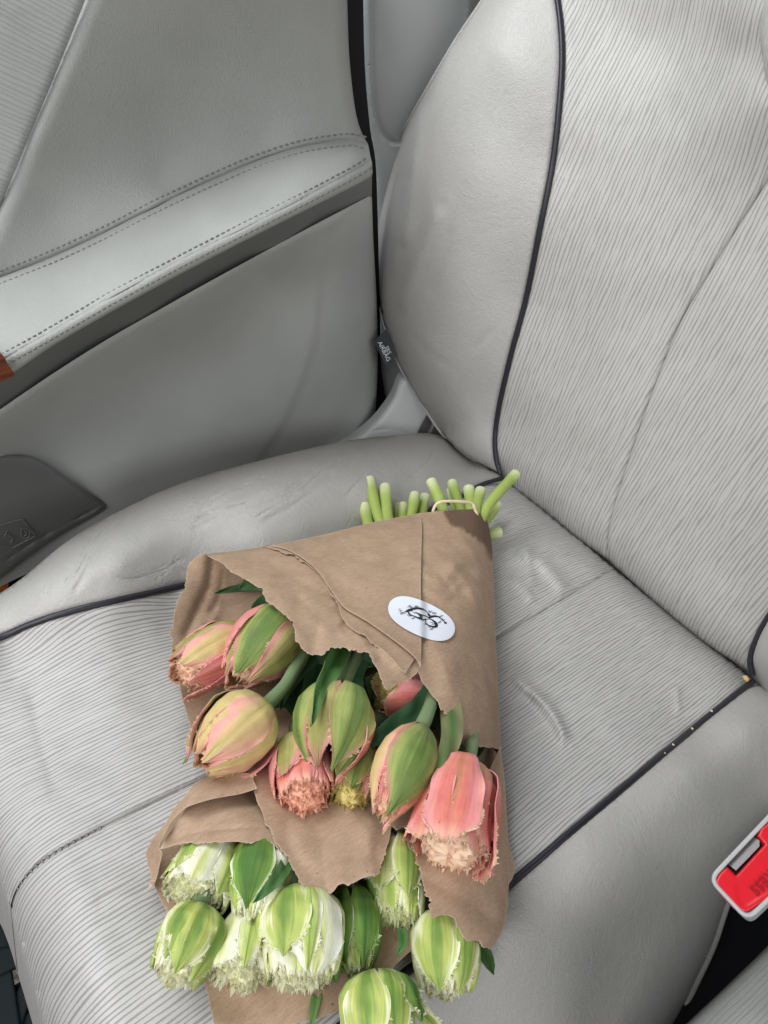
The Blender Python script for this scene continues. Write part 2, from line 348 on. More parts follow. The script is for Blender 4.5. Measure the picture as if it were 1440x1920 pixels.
def paper():
    m, nt, b = mat('kraft_paper', 0.72, 0.25); obj = nd(nt, 'ShaderNodeTexCoord').outputs['Object']
    n1 = nd(nt, 'ShaderNodeTexNoise', {'Vector': obj, 'Scale': 55.0, 'Detail': 5.0, 'Roughness': 0.6})
    n2 = nd(nt, 'ShaderNodeTexNoise', {'Vector': obj, 'Scale': 1100.0, 'Detail': 2.0})
    mp = nd(nt, 'ShaderNodeMapping', {'Vector': obj, 'Scale': (900, 120, 300), 'Rotation': (0.2, 0.3, 0.9)})
    n3 = nd(nt, 'ShaderNodeTexNoise', {'Vector': mp.outputs[0], 'Scale': 1.0, 'Detail': 3.0})
    n4 = nd(nt, 'ShaderNodeTexNoise', {'Vector': obj, 'Scale': 300.0, 'Detail': 1.0})
    f = mth(nt, 'ADD', mth(nt, 'MULTIPLY', n1.outputs[0], 0.35), mth(nt, 'ADD', mth(nt, 'MULTIPLY', n2.outputs[0], 0.30), mth(nt, 'MULTIPLY', n3.outputs[0], 0.35)))
    c = ramp(nt, f, [(0.36, (0.33, 0.218, 0.145)), (0.64, (0.49, 0.345, 0.240))])
    sp = ramp(nt, n4.outputs[0], [(0.20, (1, 1, 1)), (0.235, (0, 0, 0))])
    c = mix(nt, mth(nt, 'MULTIPLY', nd(nt, 'ShaderNodeSeparateColor', {'Color': sp}).outputs[0], 0.6), c, (0.06, 0.035, 0.02))
    st = nd(nt, 'ShaderNodeAttribute', attribute_name='stain').outputs['Fac']
    rim = mth(nt, 'POWER', nd(nt, 'ShaderNodeAttribute', attribute_name='rim').outputs['Fac'], 5.0); c = mix(nt, mth(nt, 'MULTIPLY', rim, 0.55), c, (0.66, 0.52, 0.40))
    c = mix(nt, st, c, (0.085, 0.045, 0.030)); nt.links.new(c, b.inputs['Base Color'])
    pv = bump(nt, b, n2.outputs[0], 0.12, 0.0004)
    n5 = nd(nt, 'ShaderNodeTexNoise', {'Vector': obj, 'Scale': 32.0, 'Detail': 3.0, 'Distortion': 0.8})
    bump(nt, b, n5.outputs[0], 0.14, 0.0035, pv)
    return m
PAPER = paper()
def flower(name, rough=0.58, sss=0.12, streak=0.22, trans=0.0):
    m, nt, b = mat(name, rough, 0.22); col = nd(nt, 'ShaderNodeVertexColor', layer_name='Col').outputs[0]
    n = nd(nt, 'ShaderNodeTexNoise', {'Vector': uvmap(nt, 26, 2.2), 'Scale': 1.0, 'Detail': 4.0, 'Roughness': 0.65})
    n2 = nd(nt, 'ShaderNodeTexNoise', {'Vector': nd(nt, 'ShaderNodeTexCoord').outputs['Object'], 'Scale': 130.0, 'Detail': 4.0})
    nf = nd(nt, 'ShaderNodeTexNoise', {'Vector': uvmap(nt, 75, 3.5), 'Scale': 1.0, 'Detail': 3.0, 'Roughness': 0.6})
    f = mth(nt, 'ADD', mth(nt, 'MULTIPLY', n.outputs[0], 0.4), mth(nt, 'ADD', mth(nt, 'MULTIPLY', n2.outputs[0], 0.25), mth(nt, 'MULTIPLY', nf.outputs[0], 0.35)))
    hu = nd(nt, 'ShaderNodeTexNoise', {'Vector': uvmap(nt, 5, 2.2), 'Scale': 1.0, 'Detail': 5.0, 'Roughness': 0.7})
    v = mth(nt, 'ADD', mth(nt, 'MULTIPLY', mth(nt, 'SUBTRACT', f, 0.5), streak * 5), 1.0)
    hsv = nd(nt, 'ShaderNodeHueSaturation', {'Color': col, 'Value': v, 'Hue': mth(nt, 'ADD', mth(nt, 'MULTIPLY', mth(nt, 'SUBTRACT', hu.outputs[0], 0.5), 0.10), 0.5), 'Saturation': mth(nt, 'ADD', mth(nt, 'MULTIPLY', n.outputs[0], 0.5), 0.70)}); nt.links.new(hsv.outputs[0], b.inputs['Base Color'])
    b.inputs['Subsurface Weight'].default_value = sss; b.inputs['Subsurface Radius'].default_value = (0.004, 0.003, 0.0015)
    b.inputs['Subsurface Scale'].default_value = 0.6
    bump(nt, b, f, 0.5, 0.0016); return m
PETAL = flower('petal'); LEAF = flower('leaf', 0.42, 0.05, 0.14); STEM = flower('stem', 0.38, 0.10, 0.10)
def frilly(name, sss, tl):
    m, nt, b = mat(name, 0.6, 0.15); vc = nd(nt, 'ShaderNodeVertexColor', layer_name='Col').outputs[0]; nt.links.new(vc, b.inputs['Base Color'])
    b.inputs['Subsurface Weight'].default_value = sss; b.inputs['Subsurface Radius'].default_value = (0.004, 0.0035, 0.002); b.inputs['Subsurface Scale'].default_value = 0.6
    t = nd(nt, 'ShaderNodeBsdfTranslucent', {'Color': vc}); x = nd(nt, 'ShaderNodeMixShader', {0: tl, 1: b.outputs[0], 2: t.outputs[0]}); nt.links.new(x.outputs[0], nt.nodes['Material Output'].inputs['Surface']); return m
FRINGE = frilly('petal_fringe', 0.0, 0.42); HEART = frilly('frilled_heart', 0.25, 0.0)
STICK, nt, b = mat('sticker_paper', 0.35, 0.5, (0.80, 0.84, 0.93))
INK, nt, b = mat('black_ink', 0.5, 0.4, (0.015, 0.015, 0.02))
INKG, nt, b = mat('grey_ink', 0.5, 0.4, (0.16, 0.17, 0.20))
WHITEINK, nt, b = mat('white_ink', 0.5, 0.4, (0.7, 0.7, 0.72))
RUBBER, nt, b = mat('rubber_band', 0.5, 0.4, (0.75, 0.62, 0.42))
TAGM = plastic('tag_fabric', (0.035, 0.037, 0.05), 0.7, 0.4, 2500)
CRUMB = plastic('crumb', (0.6, 0.42, 0.18), 0.8, 0.5)
# ============================================================ SEAT
P2 = lambda pts, n=8: sm(pts, n)
def cat(*a): return np.vstack(a)
# lines of the seat in the photograph (pixels)
bolL_top = P2([(-260, 1330), (-120, 1205), (-40, 1140), (40, 1085), (130, 1012), (230, 955), (350, 902), (500, 860), (640, 828), (740, 816), (800, 812), (835, 822), (870, 846), (905, 868), (944, 892)])
pipeL = P2([(-260, 1310), (-120, 1242), (0, 1196), (60, 1170), (150, 1142), (350, 1096), (560, 1040), (720, 990), (865, 931), (900, 910), (944, 896)])
seamC = P2([(19, 1700), (28, 1672), (48, 1643), (90, 1607), (170, 1562), (350, 1475), (560, 1375), (700, 1310), (930, 1195), (1050, 1126), (1150, 1068)])
pipeR = P2([(430, 2080), (560, 1985), (700, 1873), (830, 1766), (960, 1655), (1150, 1492), (1300, 1366), (1360, 1318), (1412, 1277)])
jointL = P2([(944, 894), (1010, 945), (1080, 1003), (1148, 1060)])
jointR = P2([(1148, 1060), (1230, 1125), (1320, 1196), (1412, 1272)])
frontE = P2([(-260, 1330), (-180, 1400), (-90, 1500), (-30, 1580), (0, 1640), (30, 1735), (62, 1840), (90, 1930), (130, 2080)])
frontE2 = frontE
rightE = P2([(1160, 2080), (1215, 1990), (1262, 1920), (1300, 1845), (1335, 1770), (1362, 1690), (1400, 1600), (1450, 1520), (1500, 1440), (1510, 1380), (1470, 1310), (1440, 1290), (1412, 1275)])
cush = [(944, 900, 0.002), (1148, 1068, 0), (1412, 1277, 0), (700, 990, .004), (350, 1096, .0), (0, 1196, .0), (-200, 1290, -.01),
        (1300, 1366, 0), (960, 1655, 0), (700, 1873, 0.0), (1050, 1126, .004), (350, 1475, .0), (40, 1650, 0), (1000, 1350, -.012), (650, 1250, -.006), (600, 1650, -.004),
        (200, 1000, .045), (450, 935, .05), (620, 900, .042), (780, 860, .02), (60, 1100, .035), (-100, 1200, .02), (230, 1060, .036), (500, 1000, .034), (700, 930, .026), (860, 880, 0.008),
        (1400, 1360, .016), (1290, 1440, .016), (1330, 1500, .000), (1400, 1480, -.012), (1100, 1600, .014), (1180, 1650, -.006), (1280, 1640, -.034), (960, 1730, .010), (1000, 1830, -.014), (1250, 1800, -.075), (1130, 1760, -.034), (850, 1960, -.03), (1200, 1900, -.085)]
CF = Field(cush)
seat = thing('car_seat', 'pale grey leather passenger seat with black piping and ribbed centre panels', 'car seat', (0, -0.3, 0.0))
folds = [P2(q) for q in ([(985, 1010), (990, 1060), (1000, 1110)], [(965, 1035), (1010, 1050), (1050, 1095), (1060, 1120)], [(950, 1080), (985, 1105), (1000, 1140)],
                         [(955, 1265), (1000, 1300), (1040, 1350), (1065, 1400)], [(990, 1290), (1035, 1330), (1060, 1385)], [(1270, 1280), (1272, 1330), (1276, 1345)])]
cr_ins = [(folds[0], 10, -.003), (folds[1], 12, -.005), (folds[2], 9, -.003), (folds[3], 11, -.0055), (folds[4], 9, -.003), (folds[5], 6, -.002)]
cr_ins = [(l_, w_, d_ * 1.2) for l_, w_, d_ in cr_ins]
# cushion inserts: left of and right of the centre seam
sheet('cushion_insert', cat(pipeL, jointL, seamC[::-1], frontE[3:37][::-1]), CU, CF, L_RIB, seat,
      rounds=[(pipeL, 12, .005), (seamC, 9, .004), (jointL, 55, .022), (frontE, 150, .05)], creases=cr_ins[:3] + [(P2([(60, 1290), (75, 1380), (110, 1500)]), 12, .001)], noise=[(.0003, 130, 3)], step=8,
      skirt=[(jointL, -nw * .05, 0), (frontE[:38], -nw * .1 , 0)])
sheet('cushion_insert', cat(seamC, jointR, pipeR[::-1], [(330, 2080)], frontE[38:][::-1]), CU, CF, L_RIB, seat,
      rounds=[(pipeR, 12, .006), (seamC, 9, .004), (jointR, 55, .022), (frontE, 150, .06)], creases=cr_ins[3:], noise=[(.0004, 140, 5)], step=8,
      skirt=[(jointR, -nw * .05, 0), (frontE, -nw * .10, 0)])
# left bolster, with its worn leather creases
cz = [([(620, 870), (560, 905), (470, 940), (400, 960), (340, 985)], 4, .0011), ([(560, 860), (520, 885), (450, 915), (420, 935)], 3.5, .0009), ([(500, 866), (480, 890), (400, 935), (330, 965)], 3.5, .0008),
      ([(655, 835), (640, 860), (600, 890), (540, 935), (470, 975)], 4, .001), ([(590, 845), (545, 850), (515, 862), (490, 885)], 3, .0006),
      ([(230, 955), (190, 1000), (160, 1040), (140, 1075), (120, 1110)], 4, .0012), ([(225, 975), (180, 1015), (152, 1060), (130, 1100)], 3, .0008), ([(115, 1015), (100, 1050), (90, 1090), (82, 1125)], 4, .001),
      ([(330, 905), (250, 955), (215, 985)], 3, .0006), ([(350, 1040), (300, 1075), (280, 1090)], 3, .0006), ([(110, 1062), (180, 1075), (250, 1085), (330, 1060)], 3, .0005), ([(700, 835), (690, 880), (640, 940)], 5, .0008), ([(820, 830), (800, 870), (760, 900)], 7, .0012),
      ([(640, 840), (620, 845), (590, 870)], 3, .0006), ([(430, 900), (400, 925), (380, 950), (360, 960)], 3, .0006)]
cz = [(P2(q), w * .5, d * 1.3) for q, w, d in cz]
cz += [(l_ + np.array([o_, o_ * .8]), w_ * .8, d_ * .45) for l_, w_, d_ in cz for o_ in (4.5, -5.5)] + [(l_ + np.array([14, 9]), 6, d_ * .8) for l_, w_, d_ in cz[:6]]
sheet('cushion_bolster', cat(bolL_top, pipeL[::-1]), CU, CF, L_SEAT, seat,
      rounds=[(bolL_top[:-12], 95, .05), (pipeL, 14, .005), (bolL_top[-20:], 30, .012)], creases=cz, noise=[(.0002, 90, 8)], step=7, skirt=[(bolL_top, -nw * .12, 0)])
sheet('cushion_bolster', cat(pipeR, rightE[::-1]), CU, CF, L_SEAT, seat,
      rounds=[(rightE[:56], 100, .045), (pipeR, 14, .006), (rightE[-26:], 30, .014)], noise=[(.0004, 200, 9)], step=9, skirt=[(rightE, -nw * .14, 0)])
def on(plane, line, field, dh=0.0, step=6, **k):
    p = resample(line, step); return at(plane, p, hfun(p, field, **k) + dh)
tube('piping', on(CU, pipeL, CF, -.0010, rounds=[(frontE, 150, .05)]), .0027, P_PIPE, seat)
tube('piping', on(CU, pipeR, CF, -.0012), .0028, P_PIPE, seat)
tube('seam_cord', on(CU, rightE[:50], CF, -.044), .0042, L_SEAT, seat)
# stitched centre seam: thread bars across it at the front
def dashes(name, plane, line, field, dh, pitch, length, rad, matl, parent, across=False, **k):
    p = resample(line, pitch); t = np.gradient(p, axis=0); t /= np.linalg.norm(t, axis=1)[:, None]
    if across: t = np.stack([-t[:, 1], t[:, 0]], 1)
    V = []; Fc = []
    a0 = at(plane, p - t * length / 2, hfun(p - t * length / 2, field, **k) + dh); a1 = at(plane, p + t * length / 2, hfun(p + t * length / 2, field, **k) + dh)
    for q0, q1 in zip(a0, a1):
        d = q1 - q0; d /= np.linalg.norm(d); s = np.cross(d, plane.n); s /= np.linalg.norm(s); u = np.cross(s, d); b0 = len(V)
        for q, w in ((q0, .35), (q0 + (q1 - q0) * .3, 1), (q0 + (q1 - q0) * .7, 1), (q1, .35)):
            for aa in range(6): V.append(q + rad * w * (math.cos(aa * 1.0472) * s + 0.8 * math.sin(aa * 1.0472) * u))
        for i in range(3):
            for j in range(6): Fc.append((b0 + i * 6 + j, b0 + i * 6 + (j + 1) % 6, b0 + (i + 1) * 6 + (j + 1) % 6, b0 + (i + 1) * 6 + j))
        Fc.append(tuple(b0 + j for j in range(5, -1, -1))); Fc.append(tuple(b0 + 18 + j for j in range(6)))
    return mk(name, V, Fc, matl, parent, smooth=True)
o = dashes('seam_stitching', CU, seamC[10:34], CF, -.0012, 14, 8, .0007, P_STITCH, seat, across=True, rounds=[(frontE, 150, .055)]); o['kind'] = 'stuff'

# ---- backrest
bl_left = P2([(980, -130), (930, -40), (900, 8), (855, 75), (800, 168), (750, 258), (722, 335), (707, 410), (703, 485), (710, 560), (724, 622), (742, 670), (765, 715), (800, 772), (828, 812), (862, 845), (900, 868), (938, 888)])
pipeB = P2([(1010, -130), (1035, -40), (1047, 10), (1054, 90), (1051, 170), (1037, 300), (1012, 430), (986, 560), (958, 665), (936, 760), (928, 820), (930, 860), (938, 888)])
seamB = P2([(1640, 60), (1540, 185), (1440, 338), (1400, 400), (1330, 512), (1272, 612), (1225, 730), (1190, 830), (1157, 930), (1141, 1000), (1142, 1052)])
botL = P2([(938, 888), (960, 912), (1010, 950), (1080, 1007), (1142, 1052)])
botR = P2([(1142, 1052), (1230, 1130), (1320, 1203), (1380, 1243), (1410, 1264)])
pipeBR = P2([(1640, 850), (1540, 1010), (1475, 1110), (1436, 1165), (1414, 1210), (1407, 1240), (1410, 1266)])
backh = [(938, 888, .0), (1142, 1052, 0), (1410, 1264, 0), (928, 800, .008), (986, 560, .045), (1037, 300, .075), (1054, 90, .085), (1047, -20, .085),
         (1270, 612, .03), (1440, 338, .055), (1190, 830, .018), (1150, 500, .045), (1200, 200, .065), (1250, 50, .07), (1600, 100, .07), (1380, 100, .085), (1440, 30, .11), (1440, 200, .085),
         (1100, 800, .02), (1050, 900, .008), (1300, 900, .02), (1400, 600, .035), (1440, 900, .024), (1436, 1165, .006), (1300, 1100, .008), (1600, 500, .05), (1540, 1010, .02),
         (855, 75, .088), (750, 258, .078), (705, 430, .064), (712, 560, .052), (765, 715, .034), (830, 815, .008), (940, 100, .106), (880, 330, .096), (850, 520, .076), (860, 680, .046), (890, 820, .012), (950, -100, .10)]
BF = Field(backh)
wr = [([(790, 180), (775, 300), (765, 400), (755, 470)], 12, -.0025), ([(830, 380), (800, 450), (765, 540), (745, 590)], 14, -.003), ([(760, 330), (745, 420), (735, 520)], 10, -.0015), ([(850, 420), (830, 480), (800, 560)], 10, .001), ([(770, 620), (800, 660), (850, 690)], 8, .0006), ([(880, 660), (905, 640), (930, 610)], 6, .0006)]
wr = [(P2(q), w, d * 1.5) for q, w, d in wr]
sheet('backrest_bolster', cat(bl_left, pipeB[::-1][1:]), BK, BF, L_SEAT, seat, rounds=[(bl_left[:112], 75, .045), (pipeB, 14, .006), (bl_left[104:], 35, .014)], creases=wr, noise=[(.0003, 200, 11)], step=8,
      skirt=[(bl_left, -Bn * .10, 0)])
sheet('backrest_insert', cat(pipeB, botL, seamB[::-1]), BK, BF, L_RIBB, seat, rounds=[(pipeB, 13, .006), (seamB, 11, .005), (botL, 60, .028)], noise=[(.0003, 170, 12)], step=9,
      skirt=[(botL, (-Bn) * .06, 0)])
sheet('backrest_insert', cat(seamB, botR, pipeBR[::-1]), BK, BF, L_RIBB, seat, rounds=[(pipeBR, 13, .006), (seamB, 11, .005), (botR, 60, .028)], noise=[(.0003, 170, 13)], step=9,
      skirt=[(botR, (-Bn) * .06, 0)])
br_o = cat(pipeBR, [(1440, 1312), (1500, 1360), (1640, 1400)])
sheet('backrest_bolster', br_o, BK, [(1410, 1264, .0), (1436, 1165, .008), (1540, 1010, .025), (1440, 1290, .01), (1600, 1200, .07), (1480, 1240, .045), (1500, 1350, .01)], L_SEAT, seat,
      rounds=[(pipeBR, 14, .006), (np.array([(1410, 1266), (1440, 1312), (1500, 1360), (1640, 1400)]), 40, .02)], step=9, skirt=[(np.array([(1410, 1266), (1440, 1312), (1500, 1360), (1640, 1400)]), -Bn * .05, 0)])
# right shoulder wing at the edge of the frame
wing = P2([(1700, -130), (1470, -130), (1432, -20), (1424, 50), (1430, 110), (1444, 170), (1500, 260), (1700, 300)])
sheet('backrest_wing', wing, BK, [(1430, -20, .12), (1424, 60, .118), (1444, 170, .112), (1600, 60, .16), (1500, 260, .11), (1500, 60, .145), (1500, -130, .14)], L_RIB, seat, rounds=[(wing, 30, .02)], step=10, skirt=[(wing, -Bn * .05, 0)])
tube('piping', on(BK, pipeB, BF, -.0006), .0031, P_PIPE, seat)
tube('piping', on(BK, pipeBR, BF, -.0008), .0031, P_PIPE, seat)
tube('seam_cord', on(BK, bl_left[:-8], BF, -.041, rounds=[]), .0022, L_SEAT, seat)
# seat side trim, bracket
trim = P2([(600, 850), (655, 828), (700, 795), (735, 750), (757, 708), (790, 740), (830, 800), (850, 850), (760, 860), (650, 860), (600, 850)])
TR = Plane((-0.40, 0.02, 0.3), (0.8, -0.5, 0.33) / np.linalg.norm((0.8, -0.5, 0.33)), X, Z)
sheet('side_trim', trim, TR, 0.0, P_TRIM, seat, rounds=[(trim[8:34], 14, .008)], creases=[(P2([(640, 828), (700, 808), (740, 806), (778, 817)]), 2.5, .002)], step=6, skirt=[(trim, -TR.n * .03, 0)])
sheet('bracket', P2([(778, 824), (786, 806), (803, 776), (812, 782), (806, 800), (800, 812), (806, 818), (818, 796), (826, 806), (836, 822), (842, 850), (775, 850)], 3), TR, .012, METAL, seat, step=5, thick=.004)
sheet('hinge_cover', P2([(806, 826), (820, 800), (850, 838), (880, 868), (850, 872), (806, 850)], 3), TR, .004, P_BLACK, seat, step=6, thick=.004)
# fabric tag
TG = Plane((-0.42, 0.0, 0.45), M[:, 2] * 0.8 + np.array([0.3, -0.4, 0]), X, Z); TG.n = TG.n / np.linalg.norm(TG.n)
tagpts = np.array([(724.5, 617), (743, 664), (725, 688), (701, 640)])
TGh = 0.0
bdist = at(BK, [(742, 668)], BF([(742, 668)]) - .02)[0]; TG.p = bdist
tago = sheet('airbag_tag', resample(np.vstack([tagpts, tagpts[:1]]), 4)[:-1], TG, [(724, 617, .002), (743, 664, 0.001), (725, 688, .004), (701, 640, .010), (715, 650, .003)], TAGM, seat, step=4, thick=.0008)
def text_mesh(name, txt, size, matl, parent, origin, ux, uy, depth=0.0004, bold=0.0, align='CENTER', spacing=1.0):
    c = bpy.data.curves.new(name, 'FONT'); c.body = txt; c.size = 1.0; c.extrude = 0.01; c.offset = bold; c.align_x = align; c.align_y = 'CENTER'; c.resolution_u = 3; c.space_character = spacing
    o = bpy.data.objects.new(name, c); SC.collection.objects.link(o)
    bpy.context.view_layer.update(); me = bpy.data.meshes.new_from_object(o); bpy.data.objects.remove(o)
    v = np.empty(len(me.vertices) * 3); me.vertices.foreach_get('co', v); v = v.reshape(-1, 3)
    fc = [tuple(p.vertices) for p in me.polygons]; uz = np.cross(ux, uy); uz /= np.linalg.norm(uz)
    W_ = origin + (v[:, :1] * ux + v[:, 1:2] * uy) * size + np.sign(v[:, 2:3]) * depth * uz
    return mk(name, W_, fc, matl, parent, smooth=False)
e0 = at(TG, [(701, 640)], .0075)[0]; e1 = at(TG, [(725, 688)], .0045)[0]; e2 = at(TG, [(724.5, 617)], .0035)[0]
ux = (e1 - e0); Lt = np.linalg.norm(ux); ux /= Lt; uy = e2 - e0; hy = np.linalg.norm(uy - ux * (uy @ ux)); uy = uy - ux * (uy @ ux); uy /= np.linalg.norm(uy); uz = np.cross(ux, uy)
text_mesh('tag_lettering', 'AIRBAG', Lt * .215, WHITEINK, tago, e0 + ux * Lt * .47 + uy * hy * .27 + uz * .0022, ux, uy)
text_mesh('tag_lettering', 'SRS', Lt * .19, WHITEINK, tago, e0 + ux * Lt * .50 + uy * hy * .52 + uz * .0006, ux, uy)
# black seat frame seen beside the front edge, over the carpet
FR = Plane((0, -0.6, 0.20), Z, X, Y)
for kf, poly in enumerate([[(-60, 1600), (0, 1655), (12, 1740), (20, 1775), (-60, 1790)], [(-40, 1775), (35, 1745), (60, 1800), (0, 1830), (-40, 1830)], [(-40, 1800), (18, 1790), (30, 1860), (40, 1930), (-40, 1930)],
             [(22, 1870), (58, 1820), (66, 1850), (40, 1930), (20, 1930)], [(35, 1905), (75, 1885), (110, 1960), (30, 1960)]]):
    sheet('frame_bar', resample(np.array(poly + poly[:1], float), 8)[:-1], FR, -.004 * kf, P_FRAME, seat, rounds=[(np.array(poly + poly[:1], float), 5, .004)], step=8, thick=.015)

# ============================================================ DOOR
door = thing('car_door', 'grey leather trimmed car door with a padded, double stitched armrest, left of the seat', 'car door', (-0.48, -0.3, 0.0))
sA = P2([(175, -40), (160, 0), (132, 70), (92, 168), (50, 268), (0, 388), (-60, 520)])
rear = P2([(648, -60), (651, 0), (654, 90), (660, 160), (668, 215), (678, 248), (690, 270)])
st1 = P2([(690, 270), (678, 266), (660, 262), (630, 264), (560, 276), (480, 302), (400, 336), (300, 383), (200, 434), (100, 480), (0, 520), (-80, 548)])
st2 = P2([(696, 300), (685, 308), (660, 323), (600, 355), (500, 406), (400, 456), (300, 508), (200, 562), (100, 620), (20, 665), (-80, 722)])
rollb = P2([(698, 312), (697, 328), (680, 340), (600, 381), (500, 431), (400, 482), (300, 535), (200, 590), (100, 648), (25, 699), (-80, 762)])
stripb = P2([(697, 365), (640, 395), (540, 448), (400, 524), (300, 580), (200, 637), (100, 700), (0, 768), (-80, 825)])
up_c = [(300, 0, .0), (600, 0, 0), (640, 150, .0), (450, 150, -.004), (200, 200, .0), (100, 400, .006), (300, 340, .004), (500, 250, .004), (660, 240, .008), (0, 500, .018), (300, 383, .022), (560, 276, .016), (690, 268, .012), (160, 0, .0), (50, 268, .004), (0, 388, .008), (200, 420, .02), (450, 100, -.004)]
sheet('ribbed_panel', cat([(-80, -60)], sA, [(-80, 500)]), DR, [(0, 0, -.01), (160, 0, -.001), (50, 268, .002), (0, 388, .004), (-80, 100, -.012)], L_DRIB, door, rounds=[(sA, 14, .006)], step=9,
      uvf=lambda p, uv: np.stack([uv[:, 1] * 0.86 + uv[:, 0] * 0.5, uv[:, 0]], 1))
UPF = Field(up_c)
sheet('upper_panel', cat(sA, [(-80, 548)], st1[::-1], rear[::-1]), DR, UPF, L_DOOR, door, rounds=[(sA, 34, .010), (rear, 26, .014), (st1, 7, .0025)], step=8, noise=[(.0006, 220, 21)], skirt=[(rear, -X * .06, 0)])
# armrest: flat padded top, rolled front edge. heights are solved so that the top is level
def level(pt_up, x_up, pts, drop=0.0):
    zu = at(DR, [pt_up], [x_up])[0][2] - drop; out = []
    for p in pts:
        r = rays([p])[0]; t = (zu - CAM[2]) / r[2]; out.append((p[0], p[1], float((CAM + r * t)[0] + 0.45)))
    return out
ar = []
for up, lo in (((0, 520), (-5, 680)), ((200, 434), (200, 562)), ((400, 336), (400, 456)), ((560, 276), (590, 360)), ((660, 262), (680, 312))):
    hu = float(UPF([up])[0]); pass
    mid = ((up[0] + lo[0]) / 2, (up[1] + lo[1]) / 2); ar += level(up, hu, [mid], .0); ar += level(up, hu, [lo], .006)
ar += [(p_[0], p_[1], float(UPF([p_])[0])) for p_ in st1[::6]]
ar = [q for q in ar if q[:2] != (690, 275)]
AF = Field(ar)
sheet('armrest_pad', cat(st1, st2[::-1]), DR, AF, L_DOOR, door, rounds=[(st1, 7, .0025), (st2, 9, .003)], step=7, noise=[(.0006, 160, 22)])
rollc = [(p[0], p[1], float(AF([p])[0])) for p in st2[::5]]
rc2 = []
for p in rollb[::10]:
    j = np.argmin(((st2 - p) ** 2).sum(1)); rc2.append((p[0], p[1], float(AF([st2[j]])[0]) + .004))
RF = Field(rollc + rc2)
sheet('armrest_roll', cat(st2, rollb[::-1]), DR, RF, L_DOOR, door, rounds=[(st2, 9, .003), (rollb, 9, .003)], step=6, skirt=[(rollb, (-.03, 0, -.01), 0)])
# undercut strip, its shade painted in as darker plastic, and lower panel
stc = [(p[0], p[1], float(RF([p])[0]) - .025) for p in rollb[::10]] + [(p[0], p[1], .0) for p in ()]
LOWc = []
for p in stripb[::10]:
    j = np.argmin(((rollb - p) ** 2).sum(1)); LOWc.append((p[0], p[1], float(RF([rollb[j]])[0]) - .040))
sheet('armrest_underside', cat(rollb - np.array([0, 14]), stripb[::-1] + np.array([0, 6])), DR, Field([(a, b_, c - .004) for a, b_, c in stc] + [(a, b_, c - .016) for a, b_, c in LOWc]), P_SHADE, door, step=8)
lowb = P2([(-80, 1150), (0, 1100), (200, 1010), (400, 935), (600, 880), (712, 840)])
rear2 = P2([(697, 365), (700, 450), (706, 560), (708, 660), (706, 740), (700, 800), (690, 850)])
LOWF = Field(LOWc + [(0, 860, .055), (200, 950, .045), (400, 800, .035), (600, 600, .018), (690, 500, .004), (700, 700, .002), (690, 850, .0), (500, 860, .02), (300, 950, .035), (0, 1100, .04), (100, 760, .062), (300, 650, .046), (500, 520, .03)])
dk = P2([(606, 440), (600, 520), (596, 580), (590, 640), (572, 700), (548, 762), (520, 812), (480, 870)])
sheet('lower_panel', cat(stripb, lowb, rear2[::-1]), DR, LOWF, P_DOOR, door, rounds=[(stripb, 16, .008), (rear2, 18, .012)], step=8,
      dents=[(cat(dk, [(760, 900), (760, 300)]), 9, .004)], skirt=[(rear2, -X * .06, 0)])
pock = P2([(-80, 862), (0, 855), (50, 856), (90, 872), (130, 899), (165, 925), (196, 946), (190, 960), (120, 1000), (60, 1040), (0, 1085), (-80, 1130)])
pk = sheet('speaker_cover', pock, DR, Field([(0, 860, .060), (190, 948, .052), (60, 1040, .05), (0, 960, .056), (-80, 1100, .05)]), P_POCK, door, rounds=[(pock, 9, .005)], step=6,
      creases=[(P2([(190, 948), (120, 985), (60, 1018), (0, 1058)]), 2.5, .0015)], thick=.003)
PF = lambda p: at(DR, p, [.0597] * len(p))
def marks(name, polys, w, plane, h, matl, parent):
    for q in polys: tube(name, at(plane, resample(np.array(q, float), 3), h), w, matl, parent, sides=6)
EMB = plastic('embossed_plastic', (0.19, 0.195, 0.19), 0.45, 0.05)
hP = .0555
marks('embossed_mark', [[(0, 985), (42, 973), (66, 1005), (22, 1028), (0, 1022), ]], .0005, DR, hP, EMB, pk)
marks('embossed_mark', [sm([(40, 990), (52, 992), (56, 1003), (48, 1010), (40, 1004), (40, 990)]), sm([(46, 995), (50, 1001), (46, 1005)]), [(10, 1000), (24, 1008), (20, 1018)], [(14, 994), (8, 1006)]], .0005, DR, hP, EMB, pk)
# red wood trims
wz = float(RF([(25, 690)])[0])
sheet('wood_trim', P2([(-60, 636), (0, 662), (14, 682), (27, 703), (12, 711), (-60, 748)], 3), DR, wz + .007, WOOD, door, step=6, thick=.012)
sheet('wood_trim', P2([(-60, 1030), (0, 1058), (14, 1085), (8, 1110), (-60, 1150)], 3), DR, .012, OWOOD, door, step=6, thick=.01)
sheet('door_gap_shade', cat([(-80, 1010)], [(60, 1010)], [(60, 1110)], [(-80, 1190)]), DR, -.01, P_BLACK, door, step=20)  # black sheet painted as the dark of the gap around the wood
